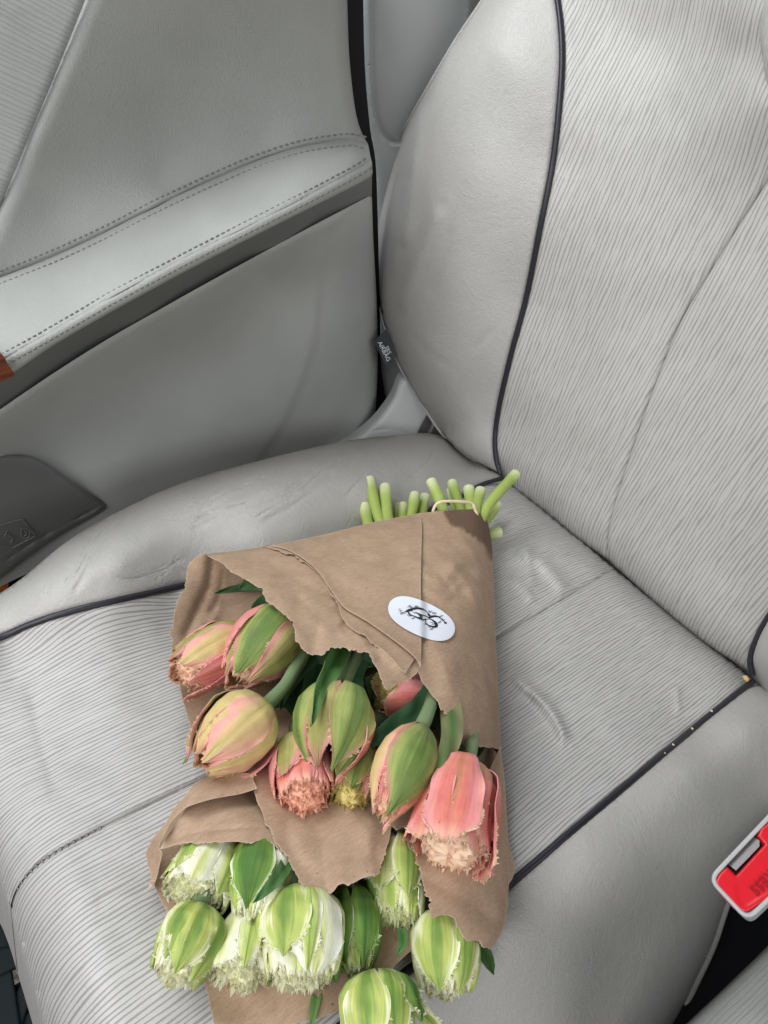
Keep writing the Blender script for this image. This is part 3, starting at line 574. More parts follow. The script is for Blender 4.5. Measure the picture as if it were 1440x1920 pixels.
# stitching either side of the two seams
def offs(line, d): 
    p = resample(line, 5); t = np.gradient(p, axis=0); t /= np.linalg.norm(t, axis=1)[:, None]; return p + np.stack([-t[:, 1], t[:, 0]], 1) * d
for ln, d, fld, rd in ((st1, 11, UPF, .0002), (st1, -11, AF, .0002), (st2, 9, AF, .0002), (st2, -12, RF, .0002)):
    q = offs(ln, d); c0 = q[np.argmin(q[:, 0])]
    # the sign of the offset decides the side; pick the field by position
    side = q[len(q) // 2][1] < resample(ln, 5)[len(q) // 2][1]
    f_ = (UPF if side else AF) if ln is st1 else (AF if side else RF)
    o = dashes('stitching', DR, q[2:-2], f_, .0002, 11.5, 7.5, .0010, P_STITCH, door); o['kind'] = 'stuff'
# black rubber seal in the gap behind the door
sheet('door_seal', P2([(640, -60), (646, 100), (652, 200), (665, 260), (690, 300), (690, 400), (698, 560), (700, 700), (690, 820), (735, 820), (716, 700), (712, 560), (708, 400), (704, 300), (694, 240), (684, 120), (680, -60)], 4), Plane((-0.485, 0, .3), X, Y, Z), 0, P_BLACK, door, step=10, thick=.01)
# ============================================================ PILLAR
pil = P2([(674, -60), (677, 60), (683, 160), (692, 240), (701, 320), (706, 420), (712, 600), (714, 700), (706, 800), (800, 860), (860, 850), (960, 700), (960, -60)], 6)
rec = P2([(694, -200), (697, 60), (699, 140), (703, 200), (713, 240), (735, 266), (775, 262), (850, 225), (1000, 180), (1000, -200)], 6)
pl = sheet('pillar_trim', pil, PL, Field([(680, 0, .0), (700, 300, 0), (712, 700, .0), (850, 0, -.01), (800, 300, .0), (780, 700, .01)]), P_PIL, None, dents=[(rec, 14, .022)], creases=[(rec[:-8], 6, -.004)], rounds=[(pil[:40], 14, .01)], step=7)
solid(pl, .01); pl['label'] = 'smooth grey plastic pillar trim with a shallow recess, between door and seat back'; pl['category'] = 'pillar trim'
cv = thing('belt_cover', 'dark grey vertical strip on the pillar trim at the top edge beside the seat back', 'trim strip', at(PL, [(885, 30)], .0)[0])
sheet('cover_strip', P2([(868, -60), (872, 0), (874, 40), (878, 90), (920, 90), (930, -60)], 3), PL, .004, P_POCK, cv, rounds=[(np.array([(868, -60), (872, 0), (874, 40), (878, 90)]), 8, .004)], step=8, thick=.01)
# ============================================================ FLOOR, CONSOLE SIDE
fl = mk('floor', [(-0.62, -1.6, .02), (1.6, -1.6, .02), (1.6, .9, .02), (-0.62, .9, .02)], [(0, 1, 2, 3)], CARPET, None, uv=[(0, 0), (1, 0), (1, 1), (0, 1)]); fl['kind'] = 'structure'; fl['label'] = 'dark stained beige carpet under the seat'
ns = thing('driver_seat', 'ribbed grey leather edge of the next seat in the bottom right corner', 'car seat', (0.5, -0.5, 0))
nse = P2([(1180, 2060), (1240, 1990), (1310, 1922), (1375, 1860), (1440, 1797), (1520, 1720), (1620, 1620)])
sheet('cushion_edge', cat(nse, [(1700, 1700), (1700, 2060)]), CU, Field([(1310, 1922, .0), (1440, 1797, .0), (1600, 1640, 0), (1440, 1900, .04), (1600, 1850, .06), (1400, 2040, .05)]), L_DRIB, ns, rounds=[(nse, 60, .03)], step=9, uvf=lambda p, uv: np.stack([(p[:, 0] * .70 + p[:, 1] * .71) * .00034, (p[:, 1] * .70 - p[:, 0] * .71) * .00034], 1), skirt=[(nse, -nw * .2, 0)])
gp = sheet('console_gap_shade', np.array([(1150, 2100), (1280, 1800), (1370, 1560), (1700, 1300), (1800, 1700), (1500, 2100)], float), CU, -.14, P_BLACK, None, step=40); gp['label'] = 'black sheet painted as the shade in the gap between the two seats below the belt buckle'; gp['kind'] = 'structure'  # stands in for the shade down between the seats
# buckle
BU = Plane(CAM + rays([(1400, 1640)])[0] / F * .40, (-0.10, -0.30, 0.95) / np.linalg.norm((-0.10, -0.30, 0.95)), X, Y)
bk = thing('seat_belt_buckle', 'red press button buckle in a grey housing beside the right seat edge', 'seat belt buckle', (float(BU.p[0]), float(BU.p[1]), float(BU.p[2]) - .12))
def rrect(pts, r):
    pts = np.asarray(pts, float); out = []; n = len(pts)
    for i in range(n):
        a, b_, c = pts[i - 1], pts[i], pts[(i + 1) % n]; u = (a - b_) / np.linalg.norm(a - b_); v = (c - b_) / np.linalg.norm(c - b_); rr = r[i] if hasattr(r, '__len__') else r
        for t in np.linspace(0, 1, 8): p0 = b_ + u * rr; p2 = b_ + v * rr; out.append((1 - t) ** 2 * p0 + 2 * t * (1 - t) * b_ + t * t * p2)
    return np.array(out)
hous = rrect([(1327, 1650), (1400, 1728), (1562, 1574), (1484, 1484)], [22, 22, 22, 22])
sheet('housing', hous, BU, -.004, P_BUCK, bk, step=6, skirt=[(np.vstack([hous, hous[:1]]), rays([(1440, 1600)])[0] / F * .06 + np.array([.004, -.006, 0.0]), 0)])
pr = np.vstack([hous, hous[:3]]); c_h = hous.mean(0)
tube('housing_rim', at(BU, resample(c_h + (pr - c_h) * .965, 4), 0.0), .0012, P_BUCK, bk, sides=12, cap=False)
slot = np.array([(1362.5, 1620), (1412, 1566), (1424, 1560), (1436, 1576), (1380, 1641)], float)
inn = np.vstack([rrect([(1336, 1650), (1398, 1716), (1551, 1572), (1484, 1496)], 16)[:20], [(1484, 1500), (1432, 1542), (1418, 1566), (1434, 1583), (1380, 1641), (1362, 1622), (1350, 1630)]])
c_i = np.array([1442., 1606.])
inn = np.vstack([sm([(1340, 1652), (1345, 1665), (1370, 1693), (1392, 1710), (1404, 1709), (1445, 1683)], 5), [(1500, 1628), (1545, 1572), (1484, 1500), (1438, 1543), (1426, 1552), (1419, 1568), (1433, 1583), (1380, 1641), (1363, 1624), (1348, 1637)]])
inn[:21] = inn[:21] + (inn[:21] - c_i) / np.linalg.norm(inn[:21] - c_i, axis=1)[:, None] * .5
sheet('press_button', inn, BU, .0005, P_RED, bk, rounds=[(np.vstack([inn, inn[:1]]), 5, .002)], dents=[(P2([(1380, 1655), (1450, 1590), (1560, 1560), (1560, 1640), (1445, 1672), (1400, 1698), (1385, 1690), (1380, 1655)], 3), 10, .0007)], step=4, skirt=[(np.vstack([inn, inn[:1]]), -BU.n * .004, 0)])
sheet('latch_slot', rrect([(1352, 1622), (1380, 1655), (1445, 1585), (1420, 1550)], 4), BU, -.0035, P_BLACK, bk, step=6)
sheet('latch', np.array([(1364, 1619), (1411, 1568), (1424, 1576), (1424, 1587), (1380, 1632)], float), BU, [(1364, 1619, -.002), (1411, 1568, -.002), (1424, 1583, -.0008), (1380, 1632, -.0008)], METAL, bk, step=5, thick=.001)
q0 = at(BU, [(1410, 1672)], .0)[0]; q1 = at(BU, [(1500, 1586)], .0)[0]; d = q0 - q1; ux = d / np.linalg.norm(d); uy = np.cross(BU.n, ux)
text_mesh('button_lettering', 'PRESS', .0072, plastic('embossed_red', (0.30, 0.006, 0.012), .4, .05), bk, q0 + BU.n * .0000, ux, uy, depth=.0006, bold=.012, align='RIGHT', spacing=1.08)
# crumbs caught in the piping
cm = []
def crumb(c, r, sd):
    r_ = np.random.default_rng(sd); V = []; Fc = []
    for i in range(5):
        for j in range(8):
            a = j / 8 * 6.283; p = (i + .5) / 5 * math.pi; V.append(c + r * r_.uniform(.7, 1.2) * np.array([math.sin(p) * math.cos(a), math.sin(p) * math.sin(a) * .8, math.cos(p) * .6]))
    for i in range(4):
        for j in range(8): Fc.append((i * 8 + j, i * 8 + (j + 1) % 8, (i + 1) * 8 + (j + 1) % 8, (i + 1) * 8 + j))
    Fc.append(tuple(range(7, -1, -1))); Fc.append(tuple(range(32, 40))); return V, Fc
V, Fc = crumb(at(CU, [(1399, 1272)], .004)[0], .0040, 1); o = mk('crumb', V, Fc, CRUMB); o['label'] = 'largest golden crumb wedged in the corner where the cushion meets the seat back'; o['category'] = 'crumb'
V = []; Fc = []
for k, (x_, y_, r_) in enumerate([(1334, 1333, .0016), (1298, 1366, .0015), (1262, 1396, .0013), (1247, 1412, .0008), (1225, 1405, .0007), (1210, 1430, .0006), (1260, 1240, .0007), (1082, 1162, .0009), (1385, 1283, .0006), (1252, 1235, .0008), (1220, 1163, .0008), (1180, 1442, .0006), (1085, 953, .0006), (1165, 1590, .0006), (1068, 1560, .0005), (985, 1205, .0005)]):
    v, f_ = crumb(at(CU, [(x_, y_)], float(CF([(x_, y_)])[0]) + (.003 if k < 4 else -.0001 if y_ > 1000 else .0))[0], r_, k + 5)
    Fc += [tuple(i + len(V) for i in t) for t in f_]; V += v
o = mk('crumbs', V, Fc, plastic('pale_crumb', (.62, .52, .38), .8, .4)); o['kind'] = 'stuff'; o['label'] = 'tiny pale crumbs scattered along the black piping and on the ribbed cushion'; o['category'] = 'crumbs'
# ============================================================ PAPER
def stainf(v2):
    poly = P2([(826, 950), (838, 975), (850, 986), (880, 1000), (905, 1020), (921, 1050), (935, 1050), (925, 990), (915, 945)], 6)
    d = dist(v2, np.vstack([poly, poly[:1]])); d = np.where(inside(v2, poly), d, -d) + wav(v2, 14, 5) * 1.5
    return {'stain': np.clip(d / 3 + .5, 0, 1) * .8}
TOPc = [(355, 1055, .050), (385, 1040, .048), (440, 1032, .050), (500, 1022, .050), (600, 1002, .050), (700, 980, .050), (785, 964, .052), (830, 959, .052), (905, 957, .050), (925, 1050, .040), (935, 1200, .036), (942, 1400, .030),
        (790, 1158, .080), (700, 1100, .078), (850, 1250, .080), (600, 1120, .080), (560, 1200, .092), (480, 1090, .078), (640, 1215, .094), (730, 1290, .094), (860, 1385, .066), (850, 1050, .072), (720, 1180, .088), (800, 1300, .080), (420, 1060, .062), (905, 1100, .060), (905, 1300, .055)]
TF = Field(TOPc)
right_e = P2([(908, 955), (920, 1005), (924, 1060), (929, 1180), (934, 1300), (940, 1405)])
top_e = P2([(385, 1038), (430, 1034), (500, 1024), (600, 1004), (700, 979), (788, 962)])
crump = [(P2(q), w, d) for q, w, d in (([(800, 1100), (830, 1085), (850, 1070), (880, 1060)], 7, .0018), ([(870, 1090), (885, 1110), (900, 1130)], 6, .002), ([(845, 1068), (870, 1095), (860, 1120)], 6, -.002),
         ([(830, 1140), (870, 1130), (905, 1140)], 8, -.0018), ([(885, 1060), (895, 1090), (905, 1110)], 5, -.0018), ([(810, 1075), (822, 1095), (840, 1110)], 8, -.0018), ([(795, 1110), (825, 1120), (850, 1115)], 7, -.0015), ([(870, 1010), (890, 1040), (900, 1070)], 9, -.0015))]
wrap = thing('flower_wrapping', 'brown kraft paper wrap with white oval sticker around the pink tulips', 'wrapping paper', at(CU, [(790, 1200)], .0)[0])
K = dict(thick=.0004, step=7)
crump_f = [(np.array(q, float), w, d) for q, w, d in (([(800, 1078), (832, 1090), (850, 1062), (878, 1052)], 16, -.0022), ([(832, 1090), (852, 1112), (880, 1098), (912, 1104)], 14, .0018), ([(850, 1062), (880, 1098), (896, 1140)], 14, -.002), ([(878, 1052), (905, 1075), (915, 1120)], 15, .0015), ([(795, 1104), (832, 1120), (852, 1112)], 13, -.002), ([(860, 1000), (890, 1040), (905, 1075)], 18, -.002), ([(900, 1150), (915, 1240), (900, 1330)], 22, .0015), ([(812, 1200), (850, 1300), (900, 1380)], 26, -.0015))]
long_f = [(np.array(q, float), w, d) for q, w, d in (([(420, 1050), (520, 1110), (560, 1195)], 22, -.002), ([(470, 1040), (640, 1130), (690, 1210)], 20, .002), ([(560, 1120), (600, 1160), (590, 1215)], 18, .0025), ([(640, 1150), (668, 1180), (700, 1235)], 14, -.0025), ([(510, 1040), (660, 1020), (788, 985)], 30, .0012), ([(610, 1060), (720, 1100), (788, 1170)], 34, -.0012))]
back_f = [(np.array(q, float), w, d) for q, w, d in (([(520, 1490), (600, 1560), (612, 1675)], 34, .002), ([(620, 1480), (690, 1560), (700, 1636)], 30, -.002), ([(800, 1650), (880, 1690), (935, 1740)], 26, .0015), ([(930, 1480), (918, 1580), (935, 1700)], 26, -.0015), ([(400, 1045), (392, 1100), (350, 1190)], 16, .003), ([(425, 1060), (420, 1110), (400, 1165)], 12, -.002))]
e1 = torn([(940, 1405), (915, 1402), (890, 1398), (868, 1394), (855, 1376), (842, 1340), (830, 1320), (810, 1303), (798, 1286), (780, 1262), (740, 1225)], 2.0, 2.2, 1)
sheet('paper_panel', cat([(740, 1225), (740, 1000), (790, 961)], P2([(790, 962), (830, 958), (870, 955), (908, 955)]), right_e, e1), CU, TF, PAPER, wrap, folds=crump_f, rounds=[(right_e, 34, .022)], noise=[(.0004, 90, 31)], attrf=stainf, skirt=[(right_e, -nw * .02, 0)], **K)
eB = P2([(498, 1022), (535, 1029), (570, 1048), (600, 1075), (622, 1108), (645, 1138), (678, 1158), (700, 1172), (750, 1208), (778, 1232), (789, 1250)])
vert = P2([(788, 962), (791, 990), (790, 1040), (789, 1100), (790, 1180), (789, 1250)])
eC = torn([(492, 1024), (525, 1034), (552, 1042), (580, 1060), (603, 1080), (618, 1108), (632, 1130), (642, 1158), (662, 1180), (690, 1194), (720, 1222), (760, 1262)], 1.4, 2.2, 2)
eA = torn([(385, 1039), (408, 1052), (430, 1066), (460, 1084), (482, 1102), (505, 1130), (532, 1150), (548, 1168), (556, 1196), (578, 1216), (605, 1226), (640, 1213), (662, 1212), (688, 1222), (700, 1240), (712, 1262), (724, 1291), (740, 1285), (762, 1272), (789, 1252)], 2.2, 2.2, 3)
sheet('paper_panel', cat(top_e[6:], vert, eA[::-1]), CU, TF, PAPER, wrap, folds=long_f, noise=[(.0004, 110, 32)], rounds=[(top_e, 26, .012)], skirt=[(top_e, -nw * .02, 0)],
      creases=[(P2([(625, 1130), (640, 1145), (650, 1160), (640, 1190)]), 9, .004), (P2([(560, 1130), (600, 1170), (610, 1210)]), 16, -.003), (P2([(700, 1200), (740, 1240), (770, 1262)]), 10, -.003)], **K)
T2 = Field([(a, b_, c + .0022) for a, b_, c in TOPc]); T3 = Field([(a, b_, c + .0045) for a, b_, c in TOPc])
sheet('paper_panel', cat(top_e[14:], vert[:-4], eC[::-1]), CU, T2, PAPER, wrap, noise=[(.0004, 110, 32)], rounds=[(top_e, 26, .012)], creases=[(eC, 6, -.001)], **K)
sheet('paper_panel', cat(top_e[15:], vert, eB[::-1]), CU, T3, PAPER, wrap, folds=long_f[4:], noise=[(.0004, 110, 32)], rounds=[(top_e, 26, .012)], creases=[(eB, 8, -.0015), (P2([(505, 1050), (620, 1035), (740, 1000)]), 30, -.0012)], **K)
# back sheet with its tongue over the white tulips, and its right hand part
sl = torn([(385, 1038), (368, 1041), (355, 1056), (352, 1080), (344, 1105), (331, 1133), (325, 1160), (320, 1190), (323, 1220), (330, 1255), (345, 1320), (372, 1400), (420, 1450), (470, 1456)], 1.6, 2.4, 4)
tong = torn([(470, 1456), (482, 1500), (504, 1545), (524, 1588), (545, 1622), (572, 1658), (600, 1683), (622, 1674), (636, 1658), (660, 1655), (680, 1646), (705, 1638), (716, 1618), (726, 1585), (734, 1548)], 1.8, 2.2, 5)
hole = torn([(734, 1548), (745, 1556), (758, 1552), (768, 1562), (776, 1590), (786, 1625), (792, 1655), (800, 1690), (808, 1722), (828, 1717), (850, 1720), (860, 1740), (876, 1762), (893, 1764), (910, 1776), (921, 1781)], 2.0, 2.2, 6)
rbot = P2([(921, 1781), (938, 1755), (950, 1715), (954, 1650), (952, 1560), (947, 1480), (940, 1430), (925, 1405), (905, 1395)])
BACKc = [(355, 1060, .034), (350, 1090, .030), (325, 1165, .022), (320, 1195, .020), (385, 1040, .044), (420, 1130, .010), (480, 1150, .008), (380, 1320, .012), (500, 1280, .010), (600, 1300, .010), (700, 1300, .012), (430, 1440, .036),
         (470, 1456, .044), (560, 1500, .040), (600, 1600, .052), (600, 1683, .056), (700, 1630, .054), (730, 1560, .048), (780, 1600, .048), (760, 1460, .030), (850, 1500, .030), (870, 1400, .018), (850, 1700, .055), (921, 1781, .046), (954, 1650, .030), (950, 1500, .016), (925, 1420, .014), (905, 1600, .046), (700, 1200, .006), (800, 1150, .006), (640, 1100, .004), (760, 1350, .014)]
BKF = Field(BACKc)
sheet('paper_back', cat(sl[:-1], tong[:-1], hole[:-1], rbot, [(880, 1300), (860, 1100), (800, 1030), (600, 1045), (450, 1060)]), CU, BKF, PAPER, wrap, noise=[(.0005, 120, 33)], folds=back_f, rounds=[(rbot[:50], 22, .010)],
      creases=[(P2([(540, 1500), (545, 1590), (600, 1660)]), 14, .0015), (P2([(425, 1050), (415, 1120), (390, 1160)]), 10, .0025), (P2([(730, 1440), (722, 1540), (700, 1640)]), 16, .003)], **K)
sheet('paper_edge', P2([(938, 1400), (947, 1470), (951, 1560), (962, 1610), (966, 1632), (956, 1655), (940, 1670), (920, 1600), (915, 1450)], 4), CU, Field([(940, 1400, .022), (966, 1632, .006), (940, 1670, .008), (950, 1560, .012)]), PAPER, wrap, **K)
# sticker lying over the paper fold
ang_ = np.linspace(0, 2 * math.pi, 60, endpoint=False); ca, sa = math.cos(math.radians(25)), math.sin(math.radians(25))
ell = np.array([(790.5 + 67 * math.cos(a) * ca - (34 + 3 * math.cos(2 * a)) * math.sin(a) * sa, 1159.5 + 67 * math.cos(a) * sa + (34 + 3 * math.cos(2 * a)) * math.sin(a) * ca) for a in ang_])
# blend of the two paper heights each side of the fold
def stick_h(p): 
    k = np.clip((795 - p[:, 0]) / 14 + .5, 0, 1); k = k * k * (3 - 2 * k)
    return TF(p) + .0045 * k + .0004 * wav(p, 110, 32) * k + .0004 * wav(p, 90, 31) * (1 - k) + .0024
class HF:
    def __init__(s, f): s.f = f
    def __call__(s, p): return s.f(np.asarray(p, float).reshape(-1, 2))
Field_ = Field
class FieldF(Field):
    def __init__(s, f): s.f = f
    def __call__(s, p): return s.f(np.asarray(p, float).reshape(-1, 2))
SF = FieldF(stick_h)
stk = sheet('sticker', ell, CU, SF, STICK, wrap, step=5, thick=.0003)
def Zs(q): return [(700 + a / 8, 1100 + b_ / 8) for a, b_ in q]
def ink(name, strokes, matl, lift):
    V = []; Fc = []
    for pts, wd in strokes:
        p = sm(np.array(Zs(pts)), 8); w = sm(np.array([(v, 0) for v in wd], float), 8)[:, 0] / 8 / 2 * (1.3 if matl is INK else 1); t = np.gradient(p, axis=0); t /= np.linalg.norm(t, axis=1)[:, None] + 1e-9
        nn = np.stack([-t[:, 1], t[:, 0]], 1); a = p + nn * w[:, None]; b_ = p - nn * w[:, None]; n = len(p); b0 = len(V)
        V += list(at(CU, a, stick_h(a) + lift)) + list(at(CU, b_, stick_h(b_) + lift)); Fc += [(b0 + i, b0 + i + 1, b0 + n + i + 1, b0 + n + i) for i in range(n - 1)]
    return mk(name, V, Fc, matl, stk, smooth=False)
rr = np.random.default_rng(3)
bs = [([(480, 378), (510, 362), (548, 350), (590, 352)], [14, 24, 30, 20]), ([(560, 340), (610, 330), (660, 322), (710, 330), (765, 350), (815, 390), (850, 432)], [16, 26, 26, 22, 12, 8, 10]),
      ([(815, 405), (835, 425), (860, 428)], [6, 26, 4]), ([(520, 372), (535, 400), (565, 425), (620, 445), (680, 470), (712, 468), (716, 440), (690, 415), (655, 395), (640, 380)], [12, 18, 14, 12, 22, 34, 34, 22, 12, 6]),
      ([(690, 412), (740, 425), (790, 442), (840, 470)], [6, 10, 12, 10]), ([(700, 480), (735, 495), (770, 492), (790, 478)], [10, 16, 14, 8]),
      ([(780, 515), (800, 490), (850, 485), (905, 515), (940, 555), (945, 590), (905, 600), (850, 588), (800, 560), (778, 520)], [10, 8, 8, 20, 34, 34, 22, 14, 12, 10]),
      ([(832, 470), (865, 452), (920, 442), (975, 452), (1030, 485), (1065, 520), (1092, 552)], [24, 26, 22, 14, 9, 8, 10]), ([(1060, 545), (1082, 540), (1098, 556)], [4, 24, 8]), ([(850, 540), (885, 535), (895, 555)], [3, 4, 3])]
ink('monogram', bs, INK, .0003)
gs_ = []
for cx, cy, n, L_ in ((440, 395, 12, 60), (560, 300, 12, 60), (640, 290, 9, 45), (860, 375, 10, 55), (920, 400, 10, 50), (1010, 450, 9, 50), (985, 530, 9, 45), (1040, 500, 7, 40), (540, 430, 9, 50), (610, 470, 8, 50), (780, 565, 8, 35), (870, 630, 9, 45), (620, 390, 8, 35), (900, 560, 4, 30), (400, 350, 6, 50), (840, 600, 6, 35), (720, 330, 6, 40)):
    for k in range(n):
        a = rr.uniform(0, 6.28); a2 = a + rr.uniform(-.9, .9); l = L_ * rr.uniform(.5, 1)
        gs_.append(([(cx, cy), (cx + l * .5 * math.cos(a), cy + l * .35 * math.sin(a)), (cx + l * math.cos(a2), cy + l * .6 * math.sin(a2))], [3, rr.uniform(3, 6), rr.uniform(2, 9)]))
ink('floral_print', gs_, INKG, .00018)
# ---- white tulips' wrapping
ww = thing('flower_wrapping', 'open brown paper wrap under the white and green tulips at the bottom', 'wrapping paper', at(CU, [(450, 1750)], .0)[0])
sheet('paper_back', cat(P2([(276, 1602), (284, 1640), (300, 1685), (318, 1715), (345, 1760), (372, 1810), (386, 1850), (396, 1895), (408, 1945)]), P2([(408, 1945), (480, 1932), (560, 1918), (620, 1902), (660, 1878), (700, 1848), (745, 1806), (790, 1765)]), [(800, 1650), (760, 1560), (640, 1500)], P2([(480, 1470), (430, 1458), (385, 1466), (340, 1506), (296, 1566), (276, 1602)])[:-1]), CU,
      Field([(276, 1602, .014), (300, 1685, .014), (386, 1850, .012), (408, 1945, .012), (560, 1918, .010), (700, 1848, .012), (790, 1765, .016), (600, 1600, .008), (480, 1700, .008), (550, 1880, .014), (470, 1880, .010), (340, 1506, .014), (430, 1458, .012)]), PAPER, ww, noise=[(.0005, 120, 41)], **K)
fl1 = torn([(300, 1592), (330, 1586), (362, 1580), (400, 1581), (445, 1577), (472, 1581), (486, 1576), (510, 1580), (522, 1592), (532, 1606)], 1.5, 2.2, 7)
sheet('paper_flap', cat(fl1, [(560, 1600), (540, 1500), (480, 1440), (430, 1442)], P2([(430, 1442), (400, 1462), (372, 1482), (352, 1510), (330, 1545), (312, 1570), (300, 1592)])), CU,
      Field([(300, 1592, .040), (400, 1581, .050), (510, 1582, .052), (532, 1606, .05), (480, 1440, .020), (400, 1462, .036), (352, 1510, .040), (440, 1520, .046), (560, 1600, .044)]), PAPER, ww, noise=[(.0004, 90, 42)], creases=[(P2([(310, 1580), (360, 1562), (440, 1553), (495, 1550)]), 4, .0012)], **K)
sheet('paper_flap', cat(P2([(470, 1450), (440, 1449), (410, 1452), (372, 1464), (350, 1488), (325, 1517), (312, 1540), (285, 1574), (273, 1600)]), P2([(273, 1600), (278, 1625), (283, 1645), (274, 1675)], 4), P2([(274, 1675), (290, 1655), (298, 1625), (303, 1600), (298, 1588), (310, 1560), (330, 1530), (352, 1512), (400, 1497), (450, 1488), (482, 1478)])), CU,
      Field([(470, 1450, .046), (372, 1464, .038), (325, 1517, .034), (273, 1600, .016), (274, 1675, .012), (300, 1600, .034), (310, 1560, .046), (352, 1512, .050), (482, 1478, .049), (420, 1475, .047)]), PAPER, ww, rounds=[], noise=[(.0006, 70, 43)], **K)
# ---- rubber band round the stems
rb = []
for q in [(811, 968, .044), (813, 955, .050), (819, 945, .055), (830, 940.5, .058), (848, 940, .0588), (868, 941, .0585), (884, 944, .056), (890, 954, .052), (896, 975, .040), (890, 985, .010), (840, 985, .004), (814, 980, .010), (812, 966, .046)]: rb.append(at(CU, [q[:2]], q[2])[0])
o = tube('rubber_band', sm(np.array(rb), 8), .0017, RUBBER, None, sides=8, cap=False); o['label'] = 'cream rubber band holding the cut stems together above the paper'; o['category'] = 'rubber band'
# ============================================================ TULIPS
c3 = lambda *v: np.array(v)
def smooth(a, b_, x): k = np.clip((x - a) / (b_ - a), 0, 1); return k * k * (3 - 2 * k)
def mx(a, b_, k): k = np.asarray(k)[..., None]; return a * (1 - k) + b_ * k
def scheme(kind, s, t, rg):
    a = np.abs(s); ph = rg.uniform(0, 6.28); w = .10 * np.sin(5 * t + ph + 2 * s) + .06 * np.sin(17 * t + 2 * ph + 5 * s) + .08 * np.sin(7 * s + ph) + .07 * np.sin(19 * s + 1.3 * ph + 2 * np.sin(3 * t + ph)) + .06 * np.sin(33 * s + 2.1 * ph + 3 * t) + .05 * np.sin(47 * s + ph - 2 * t); one = np.ones_like(s)
    if kind == 'pinkgreen':
        c = mx(c3(.29, .28, .07), c3(.46, .40, .15), smooth(0, .8, a + w)); c = mx(c, c3(.72, .28, .26), smooth(.50, .95, a + w * .8 + .25 * smooth(.5, 1, t))); c = mx(c, c3(.16, .25, .07), .7 * smooth(.30, .0, t)); c = mx(c, c3(.50, .20, .17), .5 * smooth(.75, 1, t))
    elif kind == 'green':
        c = mx(c3(.13, .20, .045), c3(.33, .37, .10), smooth(.05, .8, a + w)); c = mx(c, c3(.50, .24, .17), smooth(.85, 1.05, a + w + .18 * smooth(.6, 1, t))); c = mx(c, c3(.18, .28, .12), .6 * smooth(.3, 0, t))
    elif kind == 'leafy':
        c = mx(c3(.12, .22, .06), c3(.28, .36, .12), smooth(.1, .9, a + w)); c = mx(c, c3(.55, .18, .17), smooth(.62, 1.0, a * .8 + w + .2))
    elif kind == 'peach':
        c = mx(c3(.60, .46, .18), c3(.74, .42, .26), smooth(.1, .8, a + w)); c = mx(c, c3(.80, .34, .30), smooth(.55, 1, a + w + .2 * smooth(.4, 1, t))); c = mx(c, c3(.32, .36, .08), .8 * smooth(.35, 0, t))
    elif kind == 'pink':
        c = mx(c3(.66, .20, .18), c3(.74, .30, .30), smooth(.3, 1, a + w)); c = mx(c, c3(.40, .36, .12), .7 * smooth(.4, 0, t)); c = mx(c, c3(.74, .42, .26), .5 * smooth(.8, 1, t))
    elif kind == 'coral':
        c = mx(c3(.72, .19, .15), c3(.83, .30, .29), smooth(.25, 1, a + w)); c = mx(c, c3(.42, .24, .08), .6 * smooth(.28, .0, a) * smooth(1, .4, t)); c = mx(c, c3(.85, .52, .38), .55 * smooth(.85, 1, t))
    elif kind == 'whitegreen':
        c = mx(c3(.17, .28, .045), c3(.48, .55, .13), smooth(.05, .65, a + w)); c = mx(c, c3(.84, .83, .56), smooth(.66, .95, a + w * .9)); c = mx(c, c3(.46, .55, .14), .45 * smooth(.5, 1, t)); c = mx(c, c3(.11, .22, .05), .5 * smooth(.25, 0, t))
    elif kind == 'darkgreen':
        c = mx(c3(.075, .17, .03), c3(.18, .33, .05), smooth(.2, .8, a + w)); c = mx(c, c3(.70, .76, .52), smooth(.90, 1.05, a + w * .5))
    elif kind == 'lime':
        c = mx(c3(.34, .46, .08), c3(.64, .68, .28), smooth(.0, .7, a + w)); c = mx(c, c3(.84, .84, .64), smooth(.6, .95, a + w * .6)); c = mx(c, c3(.30, .42, .08), .5 * smooth(.35, 0, t))
    elif kind == 'white':
        c = mx(c3(.62, .66, .24), c3(.82, .82, .58), smooth(.0, .35, a + w * .6)); c = mx(c, c3(.86, .86, .72), smooth(.3, .9, a)); c = mx(c, c3(.45, .60, .12), .7 * smooth(.35, 0, t))
    return c
PT = np.array([0, .05, .14, .30, .48, .68, .85, 1.0, 1.2])
PROF = {'egg': [.16, .46, .76, .96, 1.0, .90, .66, .34, .1], 'cup': [.16, .48, .78, .96, 1.0, .98, .90, .78, .72], 'bell': [.18, .42, .66, .84, .94, 1.0, 1.02, 1.0, .98]}
class Acc:
    def __init__(s): s.V = []; s.F = []; s.C = []; s.U = []
def spikes(acc, P, D, N, col, rg, lmin=.0010, lmax=.0026, wd=.00065):
    """fringe teeth growing from edge points P in direction D"""
    n = len(P)
    for i in range(n):
        d = D[i] + rg.normal(size=3) * .22; d /= np.linalg.norm(d); l = rg.uniform(lmin, lmax); w = np.cross(d, N[i]); w /= np.linalg.norm(w) + 1e-9
        w = w * wd * rg.uniform(.7, 1.4); k = N[i] / (np.linalg.norm(N[i]) + 1e-9) * l * rg.uniform(-.5, .5); b0 = len(acc.V)
        m_ = P[i] + d * l * .55 + k * .3; e = P[i] + d * l + k; acc.V += [P[i] - w, P[i] + w, m_ + w * .7, m_ - w * .7, e]; acc.F += [(b0, b0 + 1, b0 + 2, b0 + 3), (b0 + 3, b0 + 2, b0 + 4)]
        c = np.clip(col * rg.uniform(.8, 1.12), 0, .9); acc.C += [c] * 5; acc.U += [(0, 0)] * 5
